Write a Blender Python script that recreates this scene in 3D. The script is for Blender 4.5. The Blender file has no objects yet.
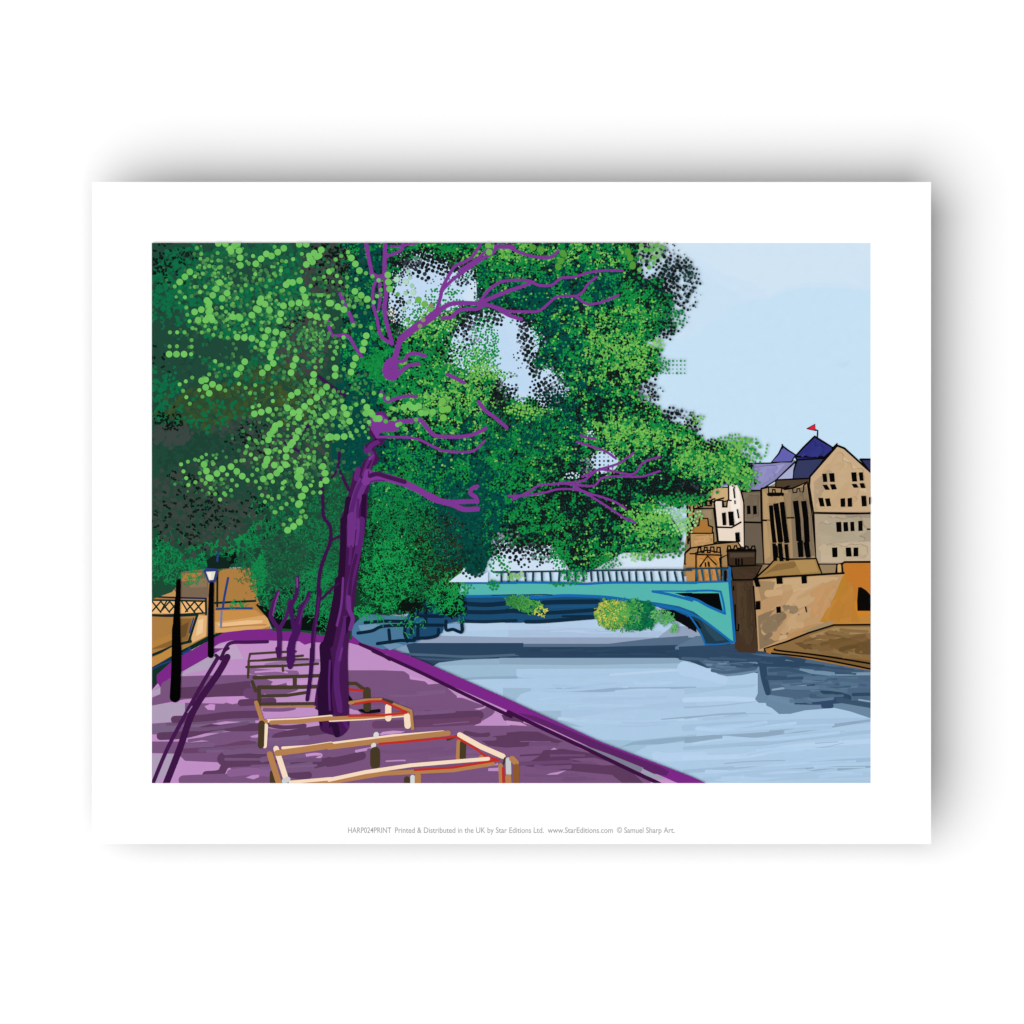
import bpy, math, random
from mathutils import Vector
random.seed(24)
R = random.random
# ------------------------------------------------------------------ sizes
S = 0.3556 / 839.0            # metres per photograph pixel: the sheet is 14 x 11 inches
RISE = 0.0250                 # how far the sheet stands off the wall
PX0, PY0, PX1, PY1 = 152.0, 243.0, 870.5, 783.0   # printed picture area
STEP = 0.8e-6                 # thickness of one layer of ink
LIT = 1.155                    # illumination on the sheet relative to white

scene = bpy.context.scene
col = scene.collection

def X(x): return (x - 512.0) * S
def Z(y): return (512.0 - y) * S

# ------------------------------------------------------------------ materials
_m = {}
def lin(c):
    c /= 255.0
    return c / 12.92 if c <= 0.04045 else ((c + 0.055) / 1.055) ** 2.4
def ink(hexc, name='ink'):
    if hexc in _m: return _m[hexc]
    h = hexc.lstrip('#')
    rgb = [min(lin(int(h[i:i + 2], 16)) / LIT, 0.9) for i in (0, 2, 4)]
    m = bpy.data.materials.new(name + '_' + h); m.use_nodes = True
    nt = m.node_tree; b = nt.nodes['Principled BSDF']
    tc = nt.nodes.new('ShaderNodeTexCoord')
    n = nt.nodes.new('ShaderNodeTexNoise'); n.inputs['Scale'].default_value = 260
    n.inputs['Detail'].default_value = 3
    nt.links.new(tc.outputs['Object'], n.inputs['Vector'])
    mp = nt.nodes.new('ShaderNodeMapRange')
    mp.inputs['To Min'].default_value = 0.975; mp.inputs['To Max'].default_value = 1.025
    nt.links.new(n.outputs['Fac'], mp.inputs['Value'])
    hv = nt.nodes.new('ShaderNodeHueSaturation'); hv.inputs['Color'].default_value = (*rgb, 1)
    nt.links.new(mp.outputs['Result'], hv.inputs['Value'])
    nt.links.new(hv.outputs['Color'], b.inputs['Base Color'])
    b.inputs['Roughness'].default_value = 0.9
    b.inputs['Specular IOR Level'].default_value = 0.0
    _m[hexc] = m
    return m

def plain(name, rgb, rough=0.9, scale=80, amp=0.015):
    m = bpy.data.materials.new(name); m.use_nodes = True
    nt = m.node_tree; b = nt.nodes['Principled BSDF']
    tc = nt.nodes.new('ShaderNodeTexCoord')
    n = nt.nodes.new('ShaderNodeTexNoise'); n.inputs['Scale'].default_value = scale
    nt.links.new(tc.outputs['Object'], n.inputs['Vector'])
    cr = nt.nodes.new('ShaderNodeValToRGB')
    cr.color_ramp.elements[0].color = tuple(max(c - amp, 0) for c in rgb) + (1,)
    cr.color_ramp.elements[1].color = tuple(min(c + amp, 1) for c in rgb) + (1,)
    nt.links.new(n.outputs['Fac'], cr.inputs['Fac'])
    nt.links.new(cr.outputs['Color'], b.inputs['Base Color'])
    b.inputs['Roughness'].default_value = rough
    b.inputs['Specular IOR Level'].default_value = 0.0
    return m

# ------------------------------------------------------------------ ink shapes
class Part:
    def __init__(s, name, parent=None, label=None, group=None):
        s.name, s.parent, s.label, s.group = name, parent, label, group
        s.v, s.f, s.m, s.mats = [], [], [], []
        parts.append(s)
    def face(s, pts, c, z):
        pts = clip(pts)
        if len(pts) < 3: return
        if c not in s.mats: s.mats.append(c)
        n = len(s.v)
        y = -z
        for (x, yy) in pts: s.v.append((X(x), y, Z(yy)))
        s.f.append(tuple(range(n + len(pts) - 1, n - 1, -1)))
        s.m.append(s.mats.index(c))
parts = []
layer = [1]
def nz(k=1):
    layer[0] += k
    return layer[0] * STEP
def clip(pts):
    if all(PX0 <= x <= PX1 and PY0 <= y <= PY1 for x, y in pts): return pts
    for ax, lim, sg in ((0, PX0, 1), (0, PX1, -1), (1, PY0, 1), (1, PY1, -1)):
        out = []
        n = len(pts)
        for i in range(n):
            a, b = pts[i], pts[(i + 1) % n]
            ia, ib = (a[ax] - lim) * sg >= 0, (b[ax] - lim) * sg >= 0
            if ia: out.append(a)
            if ia != ib:
                t = (lim - a[ax]) / (b[ax] - a[ax])
                out.append((a[0] + t * (b[0] - a[0]), a[1] + t * (b[1] - a[1])))
        pts = out
        if len(pts) < 3: return []
    return pts

# tiles: points below are written in the coordinates of enlarged crops
TL = {'A': (150, 240, 5.689), 'B': (330, 240, 5.689), 'C': (510, 240, 5.689), 'D': (690, 240, 5.689),
      'E': (150, 380, 5.689), 'F': (330, 380, 5.689), 'G': (510, 380, 5.689), 'H': (670, 400, 4.876),
      'I': (150, 520, 5.689), 'J': (330, 520, 5.689), 'K': (510, 520, 5.689), 'L': (690, 540, 5.389),
      'M': (150, 650, 5.689), 'N': (330, 650, 5.689), 'O': (510, 650, 5.689), 'Q': (690, 650, 5.389),
      'a': (150, 240, 4.096), 'b': (350, 240, 4.096), 'c': (520, 240, 4.096), 'd': (150, 400, 4.096),
      'e': (350, 430, 4.096), 'f': (540, 400, 4.096), '_': (0, 0, 1.0)}
def cv(t, pts):
    """a flat number string or list -> list of points in photograph pixels; a letter inside switches the tile"""
    if isinstance(pts, str): pts = pts.split()
    o = TL[t]; out = []; buf = []
    for p in pts:
        if isinstance(p, str) and (p.isalpha() or p == '_'):
            o = TL[p]; continue
        buf.append(float(p))
        if len(buf) == 2:
            out.append((o[0] + buf[0] / o[2], o[1] + buf[1] / o[2])); buf = []
    return out
def smooth(p, closed=False, n=6):
    if len(p) < 3: return p
    out = []
    m = len(p)
    rng = range(m if closed else m - 1)
    for i in rng:
        if closed: a, b, c, d = p[i - 1], p[i], p[(i + 1) % m], p[(i + 2) % m]
        else: a, b, c, d = p[max(i - 1, 0)], p[i], p[i + 1], p[min(i + 2, m - 1)]
        for k in range(n):
            t = k / n
            out.append(tuple(0.5 * (2 * b[j] + (c[j] - a[j]) * t + (2 * a[j] - 5 * b[j] + 4 * c[j] - d[j]) * t * t
                       + (-a[j] + 3 * b[j] - 3 * c[j] + d[j]) * t ** 3) for j in (0, 1)))
    if not closed: out.append(p[-1])
    return out
def fill(part, c, t, pts, sm=False, out=None, ow=1.0):
    p = cv(t, pts)
    if sm: p = smooth(p, True)
    part.face(p, c, nz())
    if out: line_pts(part, out, p + [p[0]], ow, ow)
def line_pts(part, c, p, w0, w1, cap=True):
    # drop repeats, build one strip with mitred joints and half round ends
    q = [p[0]]
    for a in p[1:]:
        if abs(a[0] - q[-1][0]) + abs(a[1] - q[-1][1]) > 0.15: q.append(a)
    if len(q) < 2: q.append((q[0][0] + 0.3, q[0][1]))
    n = len(q); L = []; Rr = []
    for i in range(n):
        a, b = q[max(i - 1, 0)], q[min(i + 1, n - 1)]
        dx, dy = b[0] - a[0], b[1] - a[1]
        if 0 < i < n - 1:
            d1 = math.hypot(q[i][0] - a[0], q[i][1] - a[1]); d2 = math.hypot(b[0] - q[i][0], b[1] - q[i][1])
            dx = (q[i][0] - a[0]) / d1 + (b[0] - q[i][0]) / d2; dy = (q[i][1] - a[1]) / d1 + (b[1] - q[i][1]) / d2
        l = math.hypot(dx, dy) or 1e-6
        w = (w0 + (w1 - w0) * i / (n - 1)) / 2
        nx, ny = -dy / l * w, dx / l * w
        L.append((q[i][0] + nx, q[i][1] + ny)); Rr.append((q[i][0] - nx, q[i][1] - ny))
    z = nz()
    for i in range(n - 1):
        part.face([L[i], Rr[i], Rr[i + 1], L[i + 1]], c, z if i % 2 else z + STEP * 0.5)
    if cap:
        for (e, s0, s1) in ((0, L[0], Rr[0]), (n - 1, Rr[-1], L[-1])):
            a0 = math.atan2(s0[1] - q[e][1], s0[0] - q[e][0]); r = math.hypot(s0[0] - q[e][0], s0[1] - q[e][1])
            arc = [(q[e][0] + r * math.cos(a0 + math.pi * k / 7), q[e][1] + r * math.sin(a0 + math.pi * k / 7)) for k in range(8)]
            part.face(arc, c, z + STEP * 0.25)
def st(part, c, t, pts, w, w1=None, sm=True, cap=True):
    """a brush stroke; widths are in tile pixels"""
    k = TL[t][2]
    p = cv(t, pts)
    if sm: p = smooth(p)
    line_pts(part, c, p, w / k, (w if w1 is None else w1) / k, cap)

# foliage: dots stacked greedily so that no two that touch share a level
_cell = {}
def dot(part, c, x, y, r, base, sides=None, rot=None, shape=None):
    if x < PX0 - r or x > PX1 + r or y < PY0 - r or y > PY1 + r: return
    g = 2.5
    lv = 0
    i0, i1, j0, j1 = int((x - r) // g), int((x + r) // g), int((y - r) // g), int((y + r) // g)
    for i in range(i0, i1 + 1):
        for j in range(j0, j1 + 1):
            lv = max(lv, _cell.get((i, j), 0))
    lv += 1
    for i in range(i0, i1 + 1):
        for j in range(j0, j1 + 1):
            _cell[(i, j)] = lv
    z = base + lv * DSTEP
    if shape: pts = shape
    else:
        n = sides or (6 if r < 1.4 else 9 if r < 2.4 else 14)
        a = R() * 6.28 if rot is None else rot
        pts = [(x + r * math.cos(a + 6.2832 * k / n), y + r * math.sin(a + 6.2832 * k / n)) for k in range(n)]
    part.face(pts, c, z)
    top[0] = max(top[0], z)
DSTEP = 0.5e-6
top = [0.0]
def foliage_begin():
    global fbase
    _cell.clear(); fbase = nz(); top[0] = fbase
def foliage_end():
    layer[0] = int(top[0] / STEP) + 2
def pick(c): return c if isinstance(c, str) else random.choice(c)
def rnd_in(cx, cy, rx, ry, rot=0.0, soft=0.35):
    a = R() * 6.2832; q = math.sqrt(R()) * (1 + random.gauss(0, soft) * 0.35)
    x, y = rx * q * math.cos(a), ry * q * math.sin(a)
    if rot:
        ca, sa = math.cos(rot), math.sin(rot); x, y = x * ca - y * sa, x * sa + y * ca
    return cx + x, cy + y
def dots(part, c, cx, cy, rx, ry, n, r0, r1, rot=0, soft=0.35, test=None):
    for _ in range(int(n)):
        x, y = rnd_in(cx, cy, rx, ry, rot, soft)
        if test and not test(x, y): continue
        dot(part, pick(c), x, y, r0 + (r1 - r0) * R(), fbase)
def flecks(part, c, cx, cy, rx, ry, n, ln=3.2, w=0.75, rot=0, soft=0.35, test=None, ang=None):
    for _ in range(int(n)):
        x, y = rnd_in(cx, cy, rx, ry, rot, soft)
        if test and not test(x, y): continue
        a = R() * 6.28 if ang is None else ang + random.gauss(0, 0.5)
        l = ln * (0.5 + R()); b = random.uniform(-0.35, 0.35) * l
        ca, sa = math.cos(a), math.sin(a)
        P = [(-l / 2, 0), (0, b), (l / 2, 0), (l / 2 - 0.1, w), (0, b + w), (-l / 2 + 0.1, w)]
        # two quads joined at the bend
        Q = [(x + u * ca - v * sa, y + u * sa + v * ca) for u, v in P]
        cc = pick(c)
        dot(part, cc, x, y, l * 0.4, fbase, shape=[Q[0], Q[1], Q[4], Q[5]])
        if R() < 0.8: dot(part, cc, x, y, l * 0.2, fbase, shape=[Q[1], Q[2], Q[3], Q[4]])
def stamps(part, c, cx, cy, rx, ry, n, pitch=2.6, r=1.0, size=4, rot=0, test=None, soft=0.3):
    """halftone brush: little turned grids of dots, bigger toward one side"""
    for _ in range(int(n)):
        x, y = rnd_in(cx, cy, rx, ry, rot, soft)
        if test and not test(x, y): continue
        a = random.choice((0, 0, 0.35, 0.8, 1.2)) + random.gauss(0, 0.08); ca, sa = math.cos(a), math.sin(a)
        cc = pick(c); gx, gy = random.uniform(-1, 1), random.uniform(-1, 1)
        m = random.choice((2, 3, size)); k = random.choice((3, size))
        for i in range(m):
            for j in range(k):
                if R() < 0.15: continue
                u, v = (i - m / 2) * pitch, (j - k / 2) * pitch
                rr = r * (0.75 + 0.25 * gx * (i / m * 2 - 1) + 0.25 * gy * (j / k * 2 - 1))
                if rr > 0.3: dot(part, cc, x + u * ca - v * sa, y + u * sa + v * ca, rr, fbase)
def inside(poly):
    def f(x, y):
        c = False; n = len(poly)
        for i in range(n):
            a, b = poly[i], poly[i - 1]
            if (a[1] > y) != (b[1] > y) and x < (b[0] - a[0]) * (y - a[1]) / (b[1] - a[1]) + a[0]: c = not c
        return c
    return f

def mixc(a, b, t):
    a, b = a.lstrip('#'), b.lstrip('#')
    return '#' + ''.join('%02x' % (int(round((int(a[i:i+2], 16) * (1 - t) + int(b[i:i+2], 16) * t) / 3)) * 3) for i in (0, 2, 4))
def mottle(part, t, poly, ca, cb, n, ln, w, ang=0.0, spread=0.25, lv=4):
    """soft overlapping brush marks, in steps of colour between ca and cb, kept inside a polygon"""
    P = cv(t, poly); f = inside(P); k = TL[t][2]
    x0, x1 = min(p[0] for p in P), max(p[0] for p in P); y0, y1 = min(p[1] for p in P), max(p[1] for p in P)
    done = tries = 0
    while done < n and tries < n * 30:
        tries += 1
        x, y = x0 + R() * (x1 - x0), y0 + R() * (y1 - y0)
        a = ang + random.gauss(0, spread); l = ln / k * (.5 + R()); ww = w / k * (.6 + .8 * R())
        dx, dy = math.cos(a) * l / 2, math.sin(a) * l / 2
        bend = random.uniform(-.09, .09)
        pts = [(x - dx, y - dy), (x - dx * .2 + dy * bend, y - dy * .2 - dx * bend), (x + dx, y + dy)]
        m = ww * .55
        if not all(f(px + u, py + v) for px, py in pts for u, v in ((m, 0), (-m, 0), (0, m), (0, -m))): continue
        line_pts(part, mixc(ca, cb, random.randrange(lv + 1) / lv), smooth(pts, n=4), ww, ww * .8); done += 1
WORLD, SUNE, SUNA, SDX, SDZ, EXPO = 0.0, 3.93, 80.0, -0.37, -0.25, 0.0
# ================================================================== THE PRINTED PICTURE
BLK, NAVY = '#15171a', '#0d2438'
GRN, BRT, BIG, TEAL, EMG = '#16883f', '#6fbb50', '#70c45f', '#064a42', '#0e6f45'
BASE, GRY, OLV = '#20493a', '#3b4742', '#3b522a'
SKY = '#c7e2f5'

# ---------------------------------------------------------------- sky
sky = Part('sky', label='pale blue printed sky with a lighter wash along the top')
fill(sky, SKY, '_', '152 243 870.5 243 870.5 640 152 640')
fill(sky, '#cbe2f5', 'D', '-200 -20 200 -20 420 150 430 320 330 345 200 400 60 520 0 560 -200 560')
fill(sky, '#cee3f5', 'D', '-260 -20 1100 -20 1100 290 960 285 880 275 760 268 640 272 520 300 440 334 330 340 180 260 40 150 -60 120 -260 80')
fill(sky, '#d1e5f5', 'D', '-260 -20 1100 -20 1100 268 960 258 880 247 760 243 640 246 520 276 440 312 380 250 200 200 60 110 -60 90 -260 60')
fill(sky, '#d1e4f5', 'D', '935 170 985 130 1030 160 1030 245 990 250 930 215', sm=True)
fill(sky, '#c3def2', 'D', '830 708 870 695 905 685 905 705 870 735 855 720')
fill(sky, '#c2ddf3', '_', '380 250 560 250 580 420 380 420')
fill(sky, '#d3e4f5', 'K', '-100 300 -100 150 200 130 520 200 700 170 1100 100 1100 300')

# ---------------------------------------------------------------- river
river = Part('river', label='pale blue printed river with long darker streaks')
fill(river, '#aecbe6', '_', '340 612 760 612 870.5 640 870.5 783 340 783')
fill(river, '#b7cfe9', 'J', '620 575 1060 565 1060 620 620 640')
fill(river, '#b4cde8', 'K', '-10 590 490 562 800 590 920 620 900 655 830 672 -10 672')
fill(river, '#abc2de', 'K', '-10 625 400 622 880 640 820 672 -10 672')
fill(river, '#93a3bd', 'J', '500 655 1060 668 1060 710 380 706')
fill(river, '#93a3bd', 'K', '-10 668 840 668 930 600 1060 610 1060 690 560 712 -10 708')
fill(river, '#566d88', 'K', '-10 704 560 704 820 672 1060 655 1060 740 -10 740')
fill(river, '#566d88', 'J', '380 705 1060 700 1060 760 440 770')
st(river, '#3b4a63', 'J', '480 740 600 738 800 742 1040 745', 70)
fill(river, '#2b445f', 'K', '-10 722 500 722 1060 708 1060 790 -10 790')
fill(river, '#314a65', 'K', '330 745 700 735 800 762 500 770')
fill(river, '#7f9fba', 'J', '330 700 450 700 480 796 560 830 420 790')
fill(river, '#2b445f', 'N', '430 -40 1100 -40 1100 60 700 80 560 92 470 60')
st(river, '#4b6680', 'N', '380 22 600 30 800 38 1100 25', 14)
st(river, '#3d5873', 'N', '470 45 640 55 900 50', 12)
fill(river, '#91aec6', 'N', '570 100 620 72 760 55 1080 44 1080 90 640 120')
fill(river, '#8ba6bf', 'O', '-60 45 940 45 1050 62 1050 92 -60 92')
fill(river, '#9dbcd3', 'O', '-60 82 400 86 1050 74 1050 112 -60 112')
fill(river, '#adcae6', 'O', '-60 108 1060 104 1060 300 -60 300')
fill(river, '#9bbcd3', 'N', '580 92 720 86 1060 84 1060 150 760 160')
st(river, '#b9d3ec', 'O', '200 155 500 145 900 118 1060 112', 12)
st(river, '#9fbdd8', 'O', '-40 160 140 156', 10)
st(river, '#8fabc6', 'N', '740 168 840 160 1060 155', 12, 16)
fill(river, '#9ebbd4', 'O', '-40 215 260 218 260 240 120 232 60 250 30 290 60 320 -40 300')
fill(river, '#94aecb', 'O', '260 215 600 214 1060 208 1060 218 800 226 520 240 270 238')
fill(river, '#aac6e2', 'O', '100 340 290 345 560 335 1060 280 1060 320 560 350 420 380 290 400')
fill(river, '#9dbad2', 'O', '130 350 290 345 290 398 420 440 320 430')
st(river, '#b4d2ea', 'O', '280 390 420 400 700 410 1060 390', 18)
fill(river, '#a0c0d8', 'O', '480 510 700 515 1060 480 1060 515 780 545 700 590 600 560')
fill(river, '#8fadc6', 'O', '620 555 700 540 860 535 1060 505 1060 490 900 500 700 522')
st(river, '#8ea9c2', 'O', '860 395 940 388 1060 378', 5, 8)
st(river, '#b5d1ed', 'O', '830 600 900 610 1100 600', 50)
# streaks of the lower right
st(river, '#b3cfeb', 'Q', '-30 100 90 130 180 160', 80, 50)
fill(river, '#a6c3dd', 'Q', '-30 205 150 200 200 190 365 185 340 200 180 214 -30 240')
st(river, '#bad5ef', 'Q', '-30 270 200 262 380 272', 26)
st(river, '#9fbad6', 'Q', '-30 310 150 300 380 275', 10, 4)
fill(river, '#93adc9', 'Q', '-30 362 120 346 300 336 300 344 120 354 -30 372')
st(river, '#a5c2df', 'Q', '-30 420 300 400 600 390 960 382', 34)
fill(river, '#8ea8c0', 'Q', '-30 470 200 452 400 436 560 425 980 372 980 384 700 430 400 468 120 492 -30 502')
st(river, '#a3c0db', 'Q', '-30 530 400 500 970 440', 20)
st(river, '#b9d4ee', 'Q', '-30 580 300 570 560 520 980 490', 26)
st(river, '#98b6d3', 'Q', '540 542 700 528 830 500', 7, 3)
st(river, '#a0bdd8', 'Q', '-30 655 400 625 980 590', 20)
fill(river, '#8da9c1', 'Q', '300 660 400 648 600 636 800 626 990 624 990 632 800 650 560 662')
st(river, '#a8c5e0', 'Q', '80 700 400 690 980 670', 30)
st(river, '#aac7e1', 'Q', '60 730 980 712', 18)
mottle(river, 'O', '20 115 1024 110 1024 640 900 600 400 420 60 270', '#aac7e3', '#b2cfea', 22, 420, 16, -.03, .015)
mottle(river, 'Q', '0 110 340 190 400 300 960 400 960 720 120 715 0 660', '#a8c6e2', '#b5d1ec', 34, 420, 15, -.07, .015)
mottle(river, 'Q', '0 200 340 200 400 300 900 400 960 720 120 715 0 660', '#98b5d0', '#a0bcd7', 6, 240, 4, -.07, .02)
mottle(river, 'K', '0 600 880 620 860 660 0 668', '#acc3df', '#b6cde8', 8, 300, 9, -.01, .02)
mottle(river, 'K', '0 724 1000 716 1010 780 0 780', '#28415b', '#324b66', 12, 300, 12, -.01, .03)
fill(river, '#93a3bd', 'L', '-10 480 40 472 80 470 110 525 -10 525')
fill(river, '#5c7893', 'L', '-80 575 -20 545 30 518 90 512 260 560 260 600 -80 590')
# shade of the castle on the water
refl = Part('river_reflection', label='dark slate blue reflection of the castle on the printed river')
fill(refl, '#304964', 'L', '-60 575 240 560 400 600 560 620 975 690 985 740 985 790 380 720 250 700 90 690 0 655 -60 645')
fill(refl, '#6a88a2', 'Q', '0 30 60 60 150 130 200 142 280 135 365 118 365 235 350 265 370 285 408 285 412 300 440 312 480 345 540 344 620 325 780 312 860 330 975 368 975 60 400 20')
fill(refl, '#4c6681', 'Q', '0 20 90 90 180 110 300 100 370 90 400 130 420 240 560 260 700 255 850 260 975 300 975 20')
st(refl, '#2f4863', 'Q', '-40 20 200 25 420 60 600 50', 50)
st(refl, '#6b88a1', 'Q', '100 70 220 60 350 78', 34)
st(refl, '#3a536e', 'Q', '230 75 350 88', 30)
st(refl, '#4a6480', 'Q', '120 110 200 120 350 100', 18)
st(refl, '#2e4762', 'Q', '390 60 400 150 420 230', 42, 30)
st(refl, '#7390aa', 'Q', '600 110 700 120 770 130', 24)
st(refl, '#35506c', 'Q', '420 150 600 150 700 160', 26)
st(refl, '#2d4560', 'Q', '640 200 720 190 820 215', 30)
st(refl, '#2c445f', 'Q', '720 215 780 240 850 260', 40)
st(refl, '#33496a', 'Q', '565 276 690 278 840 268', 34)
st(refl, '#33496a', 'Q', '720 300 760 300', 28)
st(refl, '#8aa5bf', 'Q', '445 214 540 200 625 184', 10, 14)
st(refl, '#7b96b0', 'Q', '790 130 975 128', 16)
st(refl, '#50698a', 'Q', '740 170 975 190', 40)
st(refl, '#2f4964', 'Q', '880 240 975 238', 18)
st(refl, '#3a546e', 'Q', '800 270 975 300', 26)
st(refl, '#8fa9c2', 'Q', '910 268 975 278', 8)
st(refl, '#627f9a', 'Q', '520 60 650 90 780 100', 18)
st(refl, '#3a5570', 'Q', '430 110 520 105 610 125 680 150', 20)
st(refl, '#536d88', 'Q', '440 180 560 178 640 170', 16)
st(refl, '#46607b', 'Q', '-40 45 60 50 180 62', 16)
st(refl, '#6d8ba5', 'Q', '430 255 460 262 550 290', 26)

mottle(refl, 'Q', '430 100 960 130 960 260 850 250 800 290 560 300 440 240', '#425c76', '#5c7892', 30, 150, 18, .02, .06)
mottle(refl, 'Q', '20 40 360 60 360 100 220 130 100 90', '#455f7a', '#627f99', 9, 110, 11, .03, .06)
mottle(refl, 'L', '60 580 240 600 400 620 960 700 960 740 200 680 60 640', '#2e4762', '#415b76', 18, 200, 13, .06, .04)
# ---------------------------------------------------------------- castle and buildings
K5 = '#0c0a08'
castle = Part('castle', label='brown stone castle with towers and blue roofs printed at right')
cwall = castle
def fo(part, c, t, pts, w=0.9): fill(part, c, t, pts, out=K5, ow=w * 1.6)
fill(castle, '#97805f', 'H', '90 540 160 470 225 430 350 440 450 440 522 400 680 395 985 560 985 840 560 860 60 860')
fill(castle, '#8a7355', 'L', '165 150 400 130 400 200 360 260 230 260')
# roofs
roof = Part('roof', castle, label='lilac and navy blue roofs')
fo(roof, '#8887b6', 'H', '360 310 490 308 610 296 515 392 440 440 346 440 320 380 240 395 205 425 222 340', 0.8)
fill(roof, '#7775b3', 'H', '216 345 300 340 280 418 215 418')
fill(roof, '#9a9aca', 'H', '440 330 560 312 500 380 430 400')
fo(roof, '#6362b0', 'H', '548 224 575 245 612 268 592 302 494 303 530 262', 1.0)
st(roof, K5, 'H', '547 218 548 235', 7.5)
fo(roof, '#343a60', 'H', '620 292 750 284 690 382 598 384 604 340', 1.1)
fo(roof, '#aab0d2', 'H', '616 298 604 340 600 384 520 390', 0.9)
fo(roof, '#31347e', 'H', '705 178 740 200 800 236 748 284 618 292 610 276 650 232', 1.2)
fill(roof, '#272a66', 'H', '640 262 745 262 740 282 625 286')
st(roof, K5, 'H', '612 276 745 278', 8.8)
fo(roof, '#31345c', 'H', '928 290 985 289 985 360', 1.3)
st(roof, K5, 'H', '790 238 814 214', 7.5)
flag = Part('flag', castle, label='small red pennant flying on a black staff')
st(flag, K5, 'H', '718 180 720 150 706 145', 7.5, sm=False)
fill(flag, '#e0203a', 'H', '668 140 706 118 708 150', out=K5, ow=0.9)
# gable house
gable = Part('gable_house', castle, label='tan gabled house with black windows')
fo(gable, '#c9ab86', 'H', '815 222 850 236 985 358 985 560 700 552 678 420 682 374', 1.3)
fill(gable, '#b59c7d', 'H', '700 400 760 350 800 290 815 300 790 420 810 520 705 540')
fill(gable, '#d2b693', 'H', '830 260 930 350 960 450 880 430 820 320')
fo(gable, '#b3a188', 'H', '700 550 985 552 985 800 712 800', 1.1)
fill(gable, '#9f9080', 'H', '850 555 978 556 978 575 860 572')
fill(gable, '#c4b096', 'H', '735 700 978 690 978 790 735 790')
fill(gable, '#beb09a', 'H', '740 600 800 560 800 690 740 690')
fill(gable, '#a99a83', 'H', '780 640 978 640 978 690 780 690')
st(gable, K5, 'H', '945 630 985 630', 7.5)
# hall with tall windows
hall = Part('hall', castle, label='brown hall with tall narrow black windows and battlements')
fo(hall, '#4e3f2f', 'H', '516 390 600 386 682 384 672 424 560 440 515 425', 1.0)
fo(hall, '#a88b66', 'H', '445 432 480 424 545 428 560 436 600 430 668 400 690 545 714 800 455 800', 1.1)
fill(hall, '#85725a', 'H', '575 440 665 420 690 560 708 760 600 770 590 560')
fill(hall, '#b7976c', 'H', '452 440 480 470 485 640 490 760 462 780')
fill(hall, '#97805f', 'H', '540 460 590 450 590 570 560 590')
st(hall, K5, 'H', '448 432 480 426 482 465 498 468 500 436 512 438 514 466 540 466 545 430 560 428 580 420', 8.8, sm=False)
st(hall, K5, 'H', '482 460 548 460', 18)
st(hall, K5, 'H', '560 430 598 432 600 452 618 450 620 432 632 432 634 450 650 448 652 418 668 400', 7.5, sm=False)
st(hall, K5, 'H', '448 586 485 588', 8.8); st(hall, K5, 'H', '565 575 605 574', 7.5); st(hall, K5, 'H', '668 570 682 562', 7.5)
# grey tower
gt = Part('tower', castle, label='plain grey brown tower with two slit windows')
fo(gt, '#6b5e4e', 'H', '348 446 442 442 446 585 458 800 356 800', 1.1)
fill(gt, '#7b6c59', 'H', '358 455 438 452 442 590 362 590')
st(gt, K5, 'H', '362 596 448 598', 8.8)
# tan back wall + white tower
wt = Part('tower', castle, label='cream white tower beside the tree')
fo(wt, '#ceac7c', 'H', '150 485 175 455 210 424 284 426 290 490 230 500', 1.0)
fo(wt, '#ecdac8', 'H', '216 500 222 490 258 490 262 520 276 520 280 490 286 486 284 370 300 355 322 376 345 440 360 500 362 720 340 715 330 692 236 692', 1.1)
fill(wt, '#f6ebe0', 'H', '296 380 318 384 338 450 345 560 330 600 300 560 292 480')
st(wt, K5, 'H', '228 620 300 622 345 596', 8.8, sm=False)
st(wt, K5, 'H', '216 492 232 486 262 478', 7.5); st(wt, K5, 'H', '256 495 256 522 278 522 280 490 298 490', 7.5, sm=False)
st(wt, K5, 'H', '236 690 330 690 330 712', 7.5, sm=False)
# left low buildings
gh = Part('gatehouse', castle, label='orange brown gatehouse with stepped gables behind the bridge rail')
fo(gh, '#c19b6c', 'H', '84 498 120 480 150 520 120 530 100 640 90 700', 1.0)
fo(gh, '#8e7a5c', 'H', '116 530 212 528 232 690 215 700 110 640', 1.1)
fill(gh, '#9d8869', 'H', '120 540 200 538 205 580 150 575 125 600')
st(gh, K5, 'H', '115 525 118 495 134 490 136 522 158 520 160 490 174 480 178 515 200 515 205 485 218 482', 8.8, sm=False)
fo(gh, '#b9935f', 'H', '96 648 212 646 214 700 200 715 100 730', 1.0)
fo(gh, '#ab7637', 'H', '102 640 104 618 140 612 144 578 184 577 188 612 208 620 206 650 104 650', 1.1)
fo(gh, '#a98455', 'H', '72 750 102 722 230 700 330 692 345 715 345 800 72 800', 1.0)
fill(gh, '#d0a672', 'H', '120 700 180 660 206 668 160 710')
fo(gh, '#b98346', 'L', '30 240 30 70 90 55 165 68 168 240', 1.0)
fill(gh, '#c78c46', 'L', '35 90 90 85 160 95 160 150 35 150')
fill(gh, '#b8874e', 'L', '-20 75 28 75 28 235 -20 235')
fo(gh, '#a08058', 'L', '160 100 200 80 205 150 165 150', 1.0)
fill(gh, '#cc8f45', 'L', '40 160 155 160 155 220 40 220')
st(gh, K5, 'L', '40 70 45 42 58 42 60 66 74 68 78 40 92 40 94 68 108 68 112 38 128 38 130 66 144 66 146 40 162 40 164 68', 10.0, sm=False)
st(gh, K5, 'L', '56 140 94 88 138 130', 8.8, sm=False)
st(gh, K5, 'L', '82 125 84 140', 8.8); st(gh, K5, 'L', '100 122 102 138', 8.8)
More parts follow.
